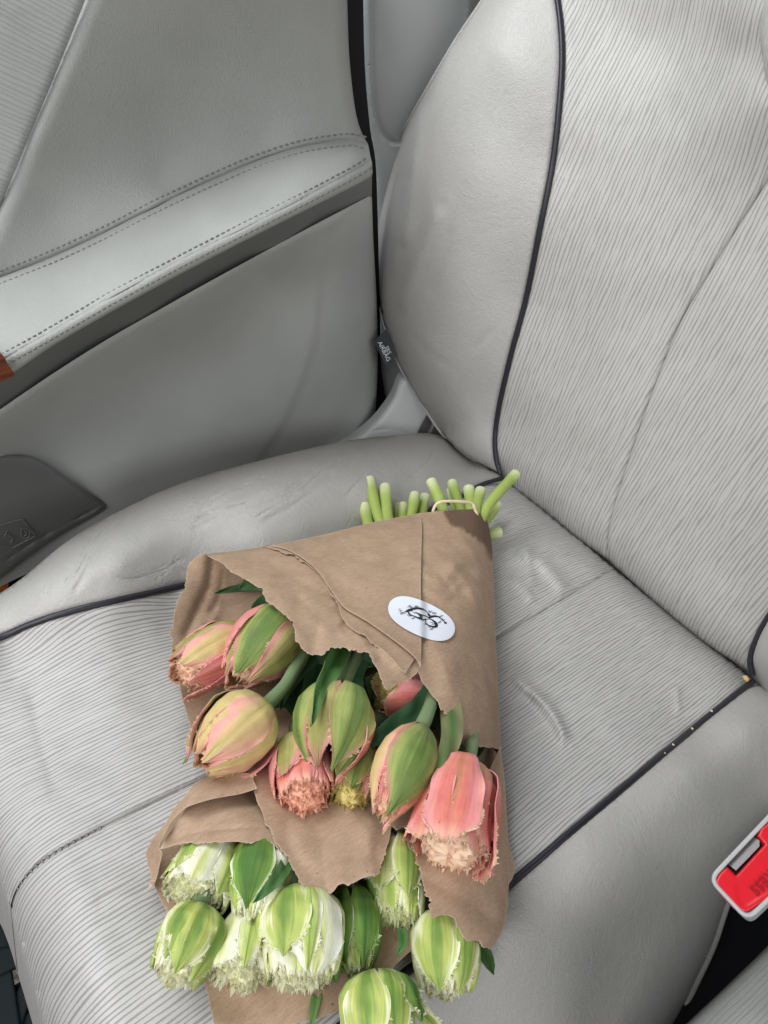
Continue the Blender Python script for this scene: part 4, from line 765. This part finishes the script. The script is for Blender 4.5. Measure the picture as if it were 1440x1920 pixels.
def petal(parent, B, A, Fv, S, L, R, prof, acc, fcol, rg, th=0, phi=55, t1=1.0, ro=1.0, flare=0, kind='green', blunt=.10, ec=.008, bulge=.095, fr=.6, t0=0.0, bend=0, rag=.012, tf=.66, open_=0, split=0):
    nt, ns = 30, 29; t = np.linspace(t0, 1, nt)[:, None] * np.ones((1, ns)); s = np.ones((nt, 1)) * np.linspace(-1, 1, ns)[None]
    tt = t * t1; rad = np.interp(tt, PT, prof) * ro
    wf = np.where(t < .5, .42 + .58 * np.sin(np.clip(t / .5, 0, 1) * math.pi / 2), blunt + (1 - blunt) * np.clip(1 - (np.clip(t - .5, 0, 1) / .5) ** (2.3 if blunt > .3 else 1.7), 0, 1) ** (.5 if blunt > .3 else .72))
    p1, p2 = rg.uniform(0, 6.28, 2); edge = np.abs(s)
    thA = np.radians(th + bend * t) + np.radians(phi) * s * wf
    rad = rad * (1 + .030 * np.sin(3 * thA + L * 900 + 4 * t) + .016 * np.sin(7 * thA + L * 500 - 6 * t) + .006 * np.sin(13 * s + p2) * t - .030 * np.exp(-(s / .13) ** 2) * smooth(.05, .3, t)) + ec * edge ** 4 * smooth(.15, .6, t) + bulge * (.45 - s * s) * smooth(0, .25, t) + (.055 * edge ** 10 * smooth(.2, .5, t)) * (1 + .5 * np.sin(14 * t + p1)) + flare * smooth(.45, 1, t) ** 1.5 + .02 * np.sin(17 * t + p1) * edge ** 3
    rad = rad + open_ * t
    ztip = L * tt * (1 - .0) + L * (rag * np.sin(9 * s + p2) + rag * .8 * np.sin(21 * s + p1)) * smooth(.75, 1, t) - L * .06 * edge ** 2 * smooth(.8, 1, t)
    th_ = np.radians(th + bend * t) + np.radians(phi) * s * wf
    # keep the chord width when an offset petal leans away
    rx = np.cos(th_) * rad * R; ry = np.sin(th_) * rad * R
    V = B + ztip[..., None] * A + rx[..., None] * Fv + ry[..., None] * S
    V = V.reshape(-1, 3); Fc = [(i * ns + j, i * ns + j + 1, (i + 1) * ns + j + 1, (i + 1) * ns + j) for i in range(nt - 1) for j in range(ns - 1)]
    col = scheme(kind, s, t, rg).reshape(-1, 3); uv = np.stack([(s.ravel() + 1) / 2 + rg.uniform(0, 9), t.ravel() + rg.uniform(0, 9)], 1)
    o = mk('petal', V, Fc, PETAL, parent, uv, col=col); solid(o, .0007, 0)
    if fr > 0 and acc is not None:
        G = V.reshape(nt, ns, 3); pts = []; D = []; Nn = []
        edges = [(G[int(tf * nt):, 0], G[int(tf * nt):, 0] - G[int(tf * nt):, 1]), (G[int(tf * nt):, -1], G[int(tf * nt):, -1] - G[int(tf * nt):, -2])]
        if blunt > .3: edges += [(G[-1], G[-1] - G[-2])] * 3
        for E, DD in edges:
            m = int(fr * 1700 * np.linalg.norm(np.diff(E, axis=0), axis=1).sum()); 
            for _ in range(m):
                i = rg.integers(0, len(E) - 1); k = rg.random(); pts.append(E[i] * (1 - k) + E[i + 1] * k); d = DD[i] / (np.linalg.norm(DD[i]) + 1e-9) + A * .35; D.append(d); c_ = pts[-1] - B; nrm = c_ - A * (c_ @ A); Nn.append(nrm / (np.linalg.norm(nrm) + 1e-9))
        spikes(acc, np.array(pts).reshape(-1, 3), D, Nn, fcol, rg)
    return o
GA = [(880, 1010, .036), (760, 1030, .022)]
def leaf(parent, pts, w, cols=((.05, .12, .03), (.12, .24, .06)), fold=.25, twist=0.0, tipn=1, name='leaf'):
    P = at(CU, [p[:2] for p in pts], [p[2] for p in pts]); P = resample(sm(P, 10), .004); n = len(P); T, N, Bb = frames(P); ns = 9
    t = np.linspace(0, 1, n); wf = np.power(np.sin(np.clip(t * .96 + .04, 0, 1) ** .62 * math.pi), .75) if tipn == 2 else np.sqrt(np.clip(1 - t ** 2.2, 0, 1)) * (.75 + .25 * np.sin(t * 3.14))
    view = CAM - P; view -= T * (view * T).sum(1)[:, None]; view /= np.linalg.norm(view, axis=1)[:, None]; sd = np.cross(T, view)
    V = []; C = []; U = []
    for i in range(n):
        a = twist * t[i]; s1 = sd[i] * math.cos(a) + view[i] * math.sin(a); v1 = view[i] * math.cos(a) - sd[i] * math.sin(a)
        for j in range(ns):
            q = j / (ns - 1) * 2 - 1; V.append(P[i] + s1 * q * w / 2 * wf[i] + v1 * (-fold * w * .5 * wf[i] * (1 - abs(q)) ** 1.0 + .0008 * math.sin(t[i] * 19 + q * 3)))
            k = abs(q) * .7 + .15 * math.sin(t[i] * 11 + q * 5); C.append(np.array(cols[0]) * (1 - k) + np.array(cols[1]) * k); U.append(((q + 1) / 2 * .8, t[i]))
    o = mk(name, V, [(i * ns + j, i * ns + j + 1, (i + 1) * ns + j + 1, (i + 1) * ns + j) for i in range(n - 1) for j in range(ns - 1)], LEAF, parent, U, col=np.clip(C, 0, 1)); solid(o, .0006, 0); return o
def tulip(label, group, base, tip, wpx, prof, petals, stem, fcol, core=1.0, corek='white', seed=0, front=.07, leaves=(), fr=1.0, coret=.95, srad=.0050, frn=320):
    rg = np.random.default_rng(seed); B = at(CU, [base[:2]], base[2])[0]; T_ = at(CU, [tip[:2]], tip[2])[0]; A = T_ - B; L = np.linalg.norm(A); A /= L
    dep = -((B + T_) / 2 - CAM) @ M[:, 2]; R = wpx / 2 * dep / F; v = CAM - (B + T_) / 2; Fv = v - A * (v @ A); Fv /= np.linalg.norm(Fv); S = np.cross(A, Fv)
    root = thing('tulip', label, 'tulip', B, group); acc = Acc(); pf = PROF[prof] if isinstance(prof, str) else prof; fcol = np.array(fcol, float)
    for ip, p in enumerate(petals):
        p = dict(p); p['t1'] = p.get('t1', 1.0) + (front * math.cos(math.radians(p['th'])) if abs(p['th']) < 80 and core > .5 else 0); ro_ = p.get('ro', 1.0); p['ro'] = ro_ + (.014 * ip if ro_ < 1.15 else 0)
        petal(root, B, A, Fv, S, L, R, pf, acc, fcol, rg, **{**dict(fr=.6 * fr, ec=.03 if ip >= len(petals) - 1 else .0), **p})
    # frilled inner petals
    if core:
        for k in range(6):
            petal(root, B, A, Fv, S, L, R, pf, acc, fcol, rg, th=k * 60 + rg.uniform(-14, 14), phi=40, t1=coret * rg.uniform(.90, 1.0), ro=.90, kind=corek, blunt=.8, ec=.0, fr=1.3 * fr, t0=.3, rag=.03, tf=.6)
        # the crowded frilled middle: a rumpled mass of petal edges with teeth all over it
        nu, nv = 44, 22; ph = rg.uniform(0, 6.28, 6); V = []; C = []; Nn = []
        for i in range(nv):
            v = i / (nv - 1); z = .45 + (coret - .45) * math.sin(v * math.pi / 2) ** .8 if v < 1 else coret; rr_ = .84 * float(np.interp(z, PT, pf)) * math.cos(v * math.pi / 2) ** .38
            for j in range(nu):
                a = j / nu * 2 * math.pi; q = .5 * math.sin(5 * a + ph[0] + 3 * v) + .4 * math.sin(11 * a + ph[1] - 5 * v) + .45 * math.sin(9 * v + ph[2] + 2 * a) + .5 * math.sin(17 * v + 6 * a + ph[3]) + rg.normal() * .12
                r1 = rr_ * (1 + .04 * q); rv = math.cos(a) * Fv + math.sin(a) * S; V.append(B + A * L * (z + .018 * q * v + rg.normal() * .003) + rv * r1 * R); Nn.append(rv * math.cos(v * 1.57) + A * (.25 + v)); k = .5 + .35 * q
                lime = smooth(.55, .95, .5 + .5 * math.sin(4 * a + ph[4]) * math.sin(3.5 * v + ph[5])); alt = fcol * np.array([.80, .92, .42]) if corek in ('white', 'lime', 'green') else np.array([.86, .40, .34]); C.append(np.clip(mx(mx(fcol * np.array([.94, .96, .84]), fcol, np.clip(k, 0, 1)), alt, .65 * lime), 0, 1))
        o = mk('frilled_heart', V, [(i * nu + j, i * nu + (j + 1) % nu, (i + 1) * nu + (j + 1) % nu, (i + 1) * nu + j) for i in range(nv - 1) for j in range(nu)], HEART, root, [(0, 0)] * len(V), col=C, smooth=True)
        m = int(frn * .9 * core); V = np.array(V); Nn = np.array(Nn); w_ = np.linspace(.25, 1, nv).repeat(nu) ; w_[-nu * 3:] = .35; ix = rg.choice(len(V), m, p=w_ / w_.sum())
        tc = np.cross(Nn[ix], A); tc /= np.linalg.norm(tc, axis=1)[:, None] + 1e-9
        spikes(acc, V[ix] + rg.normal(size=(m, 3)) * .0009, A * .8 + Nn[ix] * .55 + tc * rg.normal(size=(m, 1)) * .5, Nn[ix] + rg.normal(size=(m, 3)) * .2, fcol, rg, .0016, .0040, .0010)
    if acc.V:
        C = np.array(acc.C); o = mk('fringe', acc.V, acc.F, FRINGE, root, acc.U, col=C, smooth=False); o['kind'] = 'stuff'
    if stem is not None:
        # stem from the flower's base back through the wrap to its cut end
        f0_ = at(CU, [stem[0][:2]], stem[0][2])[0]; pts = [B + A * L * .06] + ([B - A * .018] if np.linalg.norm(f0_ - B) > .032 else []); pts += [at(CU, [q[:2]], q[2])[0] for q in stem]
        c0, c1, c2 = c3(.19, .27, .13), c3(.36, .46, .10), c3(.66, .70, .40)
        col = lambda u: mx(mx(c0, c1, smooth(.3, .75, u)), c2, smooth(.95, 1.0, u)); P = resample(sm(np.array(pts), 10), .005)
        tube('stem', P, srad * np.linspace(1.0, 1.2, len(P)) * (1 + .04 * np.sin(np.arange(len(P)) * .9)), STEM, root, 12, True, col)
    for lf in leaves: leaf(root, **lf)
    return root
PF_ = (.95, .66, .46); YF = (.78, .66, .28); WF = (.95, .93, .68)
gp_, gw_ = 'pink and green fringed tulips in the upper wrap', 'white and green fringed tulips in the lower wrap'
EG = 'pinkgreen'
DK = dict(cols=((.03, .075, .03), (.07, .15, .06)))
# --- pink bouquet
tulip('half open pink tulip with ragged yellow fringe, leftmost against the paper wrap', gp_, (462, 1195, .034), (338, 1262, .040), 104, [.2, .55, .8, .95, 1.0, .96, .84, .66, .5],
      [dict(th=180, phi=60, kind='pinkgreen', blunt=.5), dict(th=75, phi=42, kind='pinkgreen', blunt=.5, t1=1.0), dict(th=22, phi=36, kind='peach', blunt=.5, t1=.98, ro=1.02), dict(th=-35, phi=30, kind='coral', blunt=.3, t1=1.02, flare=.1, ec=.06), dict(th=-80, phi=36, kind='pink', blunt=.25, t1=1.12, flare=.2, ec=.1), dict(th=110, phi=40, kind='pinkgreen', t1=.9)],
      [(600, 1150, .035), (800, 1040, .036), (865, 985, .030), (848, 905, .034)], PF_, 1.0, 'pink', 11)
tulip('closed olive and pink tulip nearest the torn paper edge at upper left', gp_, (540, 1153, .056), (436, 1282, .050), 118, [.2, .55, .84, 1.0, 1.0, .86, .60, .34, .2],
      [dict(th=170, phi=66, kind=EG, blunt=.4), dict(th=95, phi=44, kind='pink', ec=.14, t1=.92, ro=1.05), dict(th=60, phi=40, kind=EG, blunt=.25, ec=.06, ro=.98), dict(th=-85, phi=48, kind=EG, ro=1.0, ec=.05), dict(th=18, phi=46, kind='green', blunt=.35, ro=1.03, t1=.97), dict(th=-42, phi=40, kind=EG, blunt=.30, ro=1.07, t1=.95, ec=.05)],
      [(640, 1100, .050), (830, 1020, .044), (880, 975, .040), (879, 916, .046)], PF_, .3, 'coral', 12, coret=.86)
tulip('peach and pink tulip with a green outer petal curling off its left side', gp_, (500, 1322, .058), (376, 1432, .052), 126, 'egg',
      [dict(th=170, phi=66, kind='peach', blunt=.4), dict(th=88, phi=50, kind=EG, ec=.08, ro=1.04), dict(th=-95, phi=46, kind='peach', blunt=.4), dict(th=-52, phi=42, kind='peach', blunt=.35, ro=1.02), dict(th=50, phi=42, kind='peach', blunt=.2, ro=1.04), dict(th=0, phi=38, kind='peach', blunt=.45, ro=1.07, t1=1.0), dict(th=100, phi=30, kind='leafy', ro=1.18, t1=1.12, ec=.16, flare=.05), dict(th=-118, phi=44, kind='pink', ro=1.22, t1=.92, ec=.12)],
      [(535, 1285, .058), (562, 1240, .054), (610, 1180, .050), (800, 1040, .044), (838, 990, .036), (826, 942, .048), (808, 902, .054)], PF_, .3, 'pink', 13, coret=.88)
tulip('plump green tulip bud in the middle with a pink petal wrapped around its right', gp_, (640, 1284, .072), (606, 1452, .060), 134, 'egg',
      [dict(th=180, phi=70, kind='green', blunt=.3), dict(th=-100, phi=48, kind='pink', ro=1.10, ec=.10, t1=1.04), dict(th=100, phi=44, kind='green', ro=1.02), dict(th=-62, phi=42, kind='green', ro=1.0), dict(th=68, phi=32, kind='green', ro=1.06, t1=.98), dict(th=28, phi=40, kind=EG, ro=1.0, t1=.99), dict(th=-28, phi=37, kind='green', ro=1.08, t1=1.0, ec=.05)],
      [(664, 1240, .068), (700, 1180, .060), (840, 1040, .044), (880, 985, .042), (896, 935, .046), (901, 920, .047)], PF_, 0, 'coral', 14)
tulip('pink tulip with a coral frilled tip peeping out below the green bud', gp_, (560, 1385, .040), (572, 1508, .052), 108, 'cup',
      [dict(th=180, phi=60, kind='pink', blunt=.5), dict(th=85, phi=42, kind='pink', blunt=.2, t1=.86, ec=.08, ro=1.05), dict(th=35, phi=40, kind=EG, blunt=.3, t1=.74), dict(th=-30, phi=36, kind=EG, blunt=.2, t1=.70), dict(th=-80, phi=40, kind='pink', blunt=.4, t1=.85)],
      [(600, 1320, .034), (720, 1160, .030), (850, 1040, .024), (880, 1005, .014), (915, 1002, .014), (937, 997, .016)], (.95, .56, .42), 1.5, 'coral', 15, coret=.97, frn=420)
tulip('small olive tulip with a yellow fringed tip between the two green buds', gp_, (682, 1400, .042), (650, 1504, .050), 82, 'cup',
      [dict(th=180, phi=60, kind='green', blunt=.5), dict(th=60, phi=44, kind=EG, blunt=.35, t1=.92), dict(th=-65, phi=46, kind=EG, blunt=.3, t1=.95), dict(th=0, phi=34, kind='green', blunt=.3, t1=.9, ro=1.04)],
      [(720, 1330, .036), (790, 1180, .032), (860, 1040, .022), (890, 1000, .018), (915, 970, .018), (932, 946, .020)], YF, .8, 'green', 16)
tulip('coral tulip lying half hidden under the torn paper tip', gp_, (818, 1300, .052), (716, 1282, .058), 92, 'bell',
      [dict(th=180, phi=60, kind='coral', blunt=.4), dict(th=70, phi=48, kind='pink', blunt=.5, t1=.8), dict(th=-95, phi=50, kind='coral', blunt=.3, ro=1.0, t1=.95), dict(th=-35, phi=58, kind='coral', blunt=.3, t1=.98, ro=1.02)],
      [(855, 1250, .040), (870, 1120, .034), (882, 1030, .030), (896, 985, .034), (914, 950, .046), (940, 918, .056), (967, 889, .062)], YF, 1.0, 'peach', 17)
tulip('green tulip bud splitting over a pink heart, beside the large coral tulip', gp_, (790, 1362, .076), (716, 1532, .066), 108, [.2, .42, .70, .95, 1.0, .86, .58, .26, .1],
      [dict(th=180, phi=66, kind='green', blunt=.3), dict(th=100, phi=46, kind=EG, ro=1.0), dict(th=70, phi=30, kind='peach', ro=1.03, t1=.96), dict(th=-92, phi=50, kind='peach', ro=1.02, t1=1.12, flare=.03), dict(th=36, phi=16, kind='pink', ro=.97, t1=.95), dict(th=-22, phi=62, kind='green', ro=1.07, t1=1.0, ec=.02)],
      [(806, 1325, .072), (835, 1230, .050), (870, 1080, .034), (888, 1000, .028), (905, 965, .034), (920, 945, .038)], PF_, .4, 'coral', 18,
      leaves=[dict(pts=[(835, 1285, .060), (846, 1335, .070), (846, 1385, .078), (828, 1430, .082), (797, 1480, .076)], w=.017, cols=((.08, .15, .04), (.30, .26, .14)), tipn=1, fold=-.3)])
tulip('largest coral pink tulip with a pale frilled rim, rightmost in the upper wrap', gp_, (876, 1436, .064), (842, 1604, .066), 150, [.25, .62, .82, .92, .96, .98, 1.0, 1.0, .95],
      [dict(th=180, phi=60, kind='coral', blunt=.6), dict(th=-120, phi=40, kind='coral', blunt=.5), dict(th=-40, phi=34, kind='pink', blunt=.5, ro=.86, t1=.95, bulge=.02), dict(th=85, phi=36, kind='coral', blunt=.35, ro=1.0, t1=.98, ec=.05), dict(th=-84, phi=30, kind='coral', blunt=.30, ro=1.0, t1=1.10, ec=.06, bulge=.03), dict(th=44, phi=34, kind='coral', blunt=.5, ro=1.0, t1=.95, bulge=.05), dict(th=8, phi=36, kind='coral', blunt=.6, ro=1.0, t1=.93, ec=.06, bulge=.04)],
      [(885, 1385, .052), (885, 1280, .034), (880, 1100, .026), (880, 1030, .018), (868, 985, .014), (852, 940, .018), (846, 918, .022)], (.97, .70, .54), 1.0, 'coral', 19, fr=1.2, frn=420, coret=1.0, front=.17,
      leaves=[dict(pts=[(905, 1380, .030), (898, 1400, .032), (893, 1412, .033), (888, 1425, .034)], w=.010, **DK)])
# loose leaves of the pink bouquet belong to their tulips
def add_leaves(root, ls):
    for l in ls: leaf(root, **l)
TL = [o for o in SC.objects if o.name.startswith('tulip')]
add_leaves(TL[1], [dict(pts=[(560, 1080, .060), (500, 1088, .050), (470, 1094, .046), (446, 1104, .042)], w=.020, cols=((.05, .12, .04), (.10, .22, .08))), dict(pts=[(560, 1095, .036), (490, 1098, .026), (440, 1104, .022), (402, 1112, .020)], w=.010, **DK),
                   dict(pts=[(600, 1110, .060), (550, 1125, .052), (510, 1132, .048), (468, 1145, .044)], w=.030, cols=((.035, .10, .04), (.09, .20, .08)))])
add_leaves(TL[3], [dict(pts=[(655, 1190, .070), (638, 1225, .080), (618, 1262, .090), (600, 1300, .096), (583, 1362, .092)], w=.016, cols=((.05, .14, .035), (.13, .28, .07)), fold=.5, twist=.7),
                   dict(pts=[(620, 1190, .030), (600, 1240, .026), (585, 1290, .024), (560, 1350, .022)], w=.020, **DK), dict(pts=[(650, 1180, .034), (575, 1240, .030), (540, 1290, .026), (525, 1330, .022)], w=.016, **DK),
                   dict(pts=[(560, 1180, .040), (600, 1210, .036), (660, 1225, .036), (700, 1250, .036)], w=.030, **DK), dict(pts=[(700, 1190, .040), (660, 1260, .034), (670, 1330, .030), (700, 1390, .026)], w=.022, **DK), dict(pts=[(690, 1150, .030), (600, 1230, .022), (545, 1300, .018), (520, 1400, .018)], w=.034, **DK)])
add_leaves(TL[7], [dict(pts=[(810, 1290, .070), (785, 1330, .066), (740, 1362, .062), (705, 1385, .060), (671, 1405, .058)], w=.0175, cols=((.04, .12, .05), (.09, .20, .09)), fold=.3),
                   dict(pts=[(740, 1260, .032), (722, 1320, .030), (710, 1370, .030), (695, 1420, .032)], w=.018, **DK), dict(pts=[(760, 1200, .034), (740, 1290, .030), (770, 1350, .026), (790, 1420, .022)], w=.026, **DK),
                   dict(pts=[(690, 1290, .040), (720, 1285, .040), (760, 1300, .040), (800, 1320, .04)], w=.022, **DK), dict(pts=[(800, 1250, .040), (830, 1330, .036), (860, 1390, .032), (880, 1450, .030)], w=.026, **DK)])
# --- white bouquet
WG = 'whitegreen'
wst = lambda x, y, h, v=(700, 1300, .004): [(v[0], v[1], v[2]), (740, 1080, .010), (x + (740 - x) * .25, y + 55, h * .8), (x, y, h)]
tulip('white and lime tulip tucked under the paper flap at upper left', gw_, (420, 1566, .026), (352, 1690, .028), 118, 'bell',
      [dict(th=180, phi=60, kind='white', blunt=.6), dict(th=85, phi=40, kind='lime', blunt=.45, t1=.88), dict(th=48, phi=24, kind=WG, blunt=.2, t1=.80, ro=1.05), dict(th=10, phi=36, kind='white', blunt=.5, t1=.88, ro=1.02), dict(th=-38, phi=30, kind='lime', blunt=.3, t1=.86, ro=1.04), dict(th=-80, phi=40, kind='white', blunt=.5, t1=.92)], wst(683, 948, .02), WF, 1.7, 'white', 31, frn=420)
tulip('dark green and white tulip with a thin leaf pressed along its side', gw_, (505, 1568, .034), (470, 1738, .032), 118, 'egg',
      [dict(th=180, phi=66, kind='white', blunt=.5), dict(th=-98, phi=46, kind='lime', blunt=.4, t1=.95), dict(th=-55, phi=40, kind='white', blunt=.5, t1=.95), dict(th=95, phi=30, kind=WG, t1=.78), dict(th=60, phi=34, kind=WG, t1=.86, ro=1.03), dict(th=22, phi=40, kind='darkgreen', t1=.84, ro=1.05, blunt=.06)], wst(693, 899, .030), WF, 1.4, 'white', 32,
      leaves=[dict(pts=[(545, 1605, .044), (528, 1635, .054), (500, 1668, .057), (474, 1693, .055)], w=.009, cols=((.05, .14, .04), (.11, .24, .07)))], frn=380)
tulip('leftmost white tulip with green striped petals and a frilled tip', gw_, (384, 1700, .030), (322, 1838, .026), 114, [.25, .55, .82, .98, 1.0, .94, .82, .66, .5],
      [dict(th=180, phi=66, kind='white', blunt=.5), dict(th=98, phi=44, kind=WG, ro=1.02, t1=.94, ec=.05, fr=1.2), dict(th=58, phi=36, kind='white', ro=1.0, t1=.90), dict(th=-92, phi=46, kind=WG, ro=1.02, t1=1.0), dict(th=-46, phi=36, kind=WG, ro=1.05, t1=.93), dict(th=30, phi=24, kind=WG, ro=1.08, t1=.82), dict(th=0, phi=38, kind=WG, ro=1.06, t1=.92, blunt=.04)], wst(716, 903, .018), WF, 1.0, 'white', 33)
tulip('slim white tulip with one lime stripe between two larger heads', gw_, (470, 1700, .020), (438, 1842, .024), 100, 'bell',
      [dict(th=180, phi=60, kind='white', blunt=.6), dict(th=85, phi=44, kind='lime', blunt=.5, t1=.92), dict(th=-80, phi=44, kind='white', blunt=.5, t1=.95), dict(th=38, phi=36, kind='white', blunt=.55, t1=.92, ro=1.02), dict(th=-12, phi=26, kind='lime', blunt=.05, t1=.92, ro=1.04)], wst(722, 912, .032), WF, 1.3, 'white', 34, frn=380)
tulip('biggest creamy white tulip with a wide frilled mouth in the front row', gw_, (566, 1668, .034), (560, 1852, .028), 156, [.3, .62, .86, 1.0, 1.0, .94, .84, .70, .6],
      [dict(th=180, phi=66, kind='white', blunt=.6), dict(th=100, phi=48, kind='lime', blunt=.5, ro=.96, t1=.95), dict(th=-100, phi=44, kind='darkgreen', ro=1.03, t1=.93), dict(th=-66, phi=40, kind='white', blunt=.4, ro=1.0, t1=.86, ec=.05), dict(th=74, phi=30, kind=WG, ro=1.05, t1=.72, blunt=.05), dict(th=-24, phi=36, kind='white', blunt=.5, ro=1.02, t1=.88, bulge=.04), dict(th=-12, phi=14, kind='lime', ro=1.03, t1=.86), dict(th=20, phi=32, kind=WG, ro=1.05, t1=.74, blunt=.05)], wst(756, 948, .016), WF, 1.9, 'white', 35, frn=520)
tulip('dark green tulip with thin white rims to the right of the biggest one', gw_, (660, 1660, .022), (672, 1828, .020), 96, 'egg',
      [dict(th=180, phi=66, kind='white', blunt=.4), dict(th=92, phi=50, kind='darkgreen', ro=1.0), dict(th=-92, phi=50, kind='darkgreen', ro=1.04, t1=1.06), dict(th=-25, phi=34, kind='darkgreen', ro=1.05, t1=.9), dict(th=42, phi=42, kind='darkgreen', ro=1.08, t1=.86)], wst(778, 928, .030), (.62, .68, .40), .9, 'lime', 36)
tulip('frilly lime and white tulip showing through the gap in the paper', gw_, (744, 1562, .030), (742, 1738, .024), 104, 'cup',
      [dict(th=180, phi=60, kind='darkgreen', blunt=.5), dict(th=85, phi=46, kind='darkgreen', blunt=.3, t1=.98), dict(th=-88, phi=40, kind='lime', blunt=.4, t1=.95), dict(th=-24, phi=34, kind=WG, blunt=.05, t1=.72, ro=1.03), dict(th=34, phi=38, kind='lime', blunt=.6, t1=.62, ro=.98)], wst(797, 932, .022), (.86, .88, .58), 1.9, 'lime', 37, frn=520, coret=.92)
tulip('green striped white tulip under the paper corner at lower right', gw_, (832, 1705, .030), (836, 1866, .022), 118, [.3, .62, .86, 1.0, 1.0, .95, .84, .62, .5],
      [dict(th=180, phi=66, kind='white', blunt=.5), dict(th=102, phi=40, kind=WG, t1=.90, ro=1.04, fr=1.2), dict(th=72, phi=34, kind='white', t1=.92, ro=.98), dict(th=-96, phi=46, kind=WG, ro=1.02, t1=.95), dict(th=-38, phi=34, kind=WG, ro=1.03, t1=.97, blunt=.04), dict(th=14, phi=40, kind=WG, ro=1.05, t1=.95, blunt=.04)], wst(748, 950, .010), WF, 1.0, 'white', 38,
      leaves=[dict(pts=[(870, 1750, .020), (900, 1775, .018), (915, 1800, .018), (926, 1828, .018)], w=.011, cols=((.05, .12, .035), (.10, .22, .06))), dict(pts=[(752, 1740, .036), (756, 1760, .044), (751, 1780, .046), (742, 1795, .044)], w=.006, cols=((.05, .16, .04), (.10, .26, .06)))])
tulip('lowest green and white tulip cut off by the bottom edge of the photo', gw_, (704, 1822, .030), (716, 1975, .026), 132, [.25, .55, .82, .98, 1.0, .98, .9, .8, .7],
      [dict(th=180, phi=66, kind='white', blunt=.5), dict(th=-78, phi=40, kind='lime', ro=.95), dict(th=-105, phi=24, kind=WG, ro=1.16, t1=.78, ec=.05, flare=.50, fr=1.2, tf=.2), dict(th=98, phi=46, kind=WG, ro=1.0), dict(th=-62, phi=22, kind='darkgreen', ro=1.16, t1=.70, ec=.04, flare=.18, fr=1.2, tf=.2), dict(th=52, phi=34, kind='lime', ro=1.03), dict(th=-24, phi=30, kind=WG, ro=1.03, t1=1.0, tf=.1), dict(th=18, phi=36, kind=WG, ro=1.06, t1=1.0)],
      None, WF, .8, 'white', 39, leaves=[dict(pts=[(596, 1846, .010), (594, 1865, .014), (588, 1895, .014), (582, 1935, .012)], w=.006, cols=((.12, .24, .06), (.20, .34, .10)))])
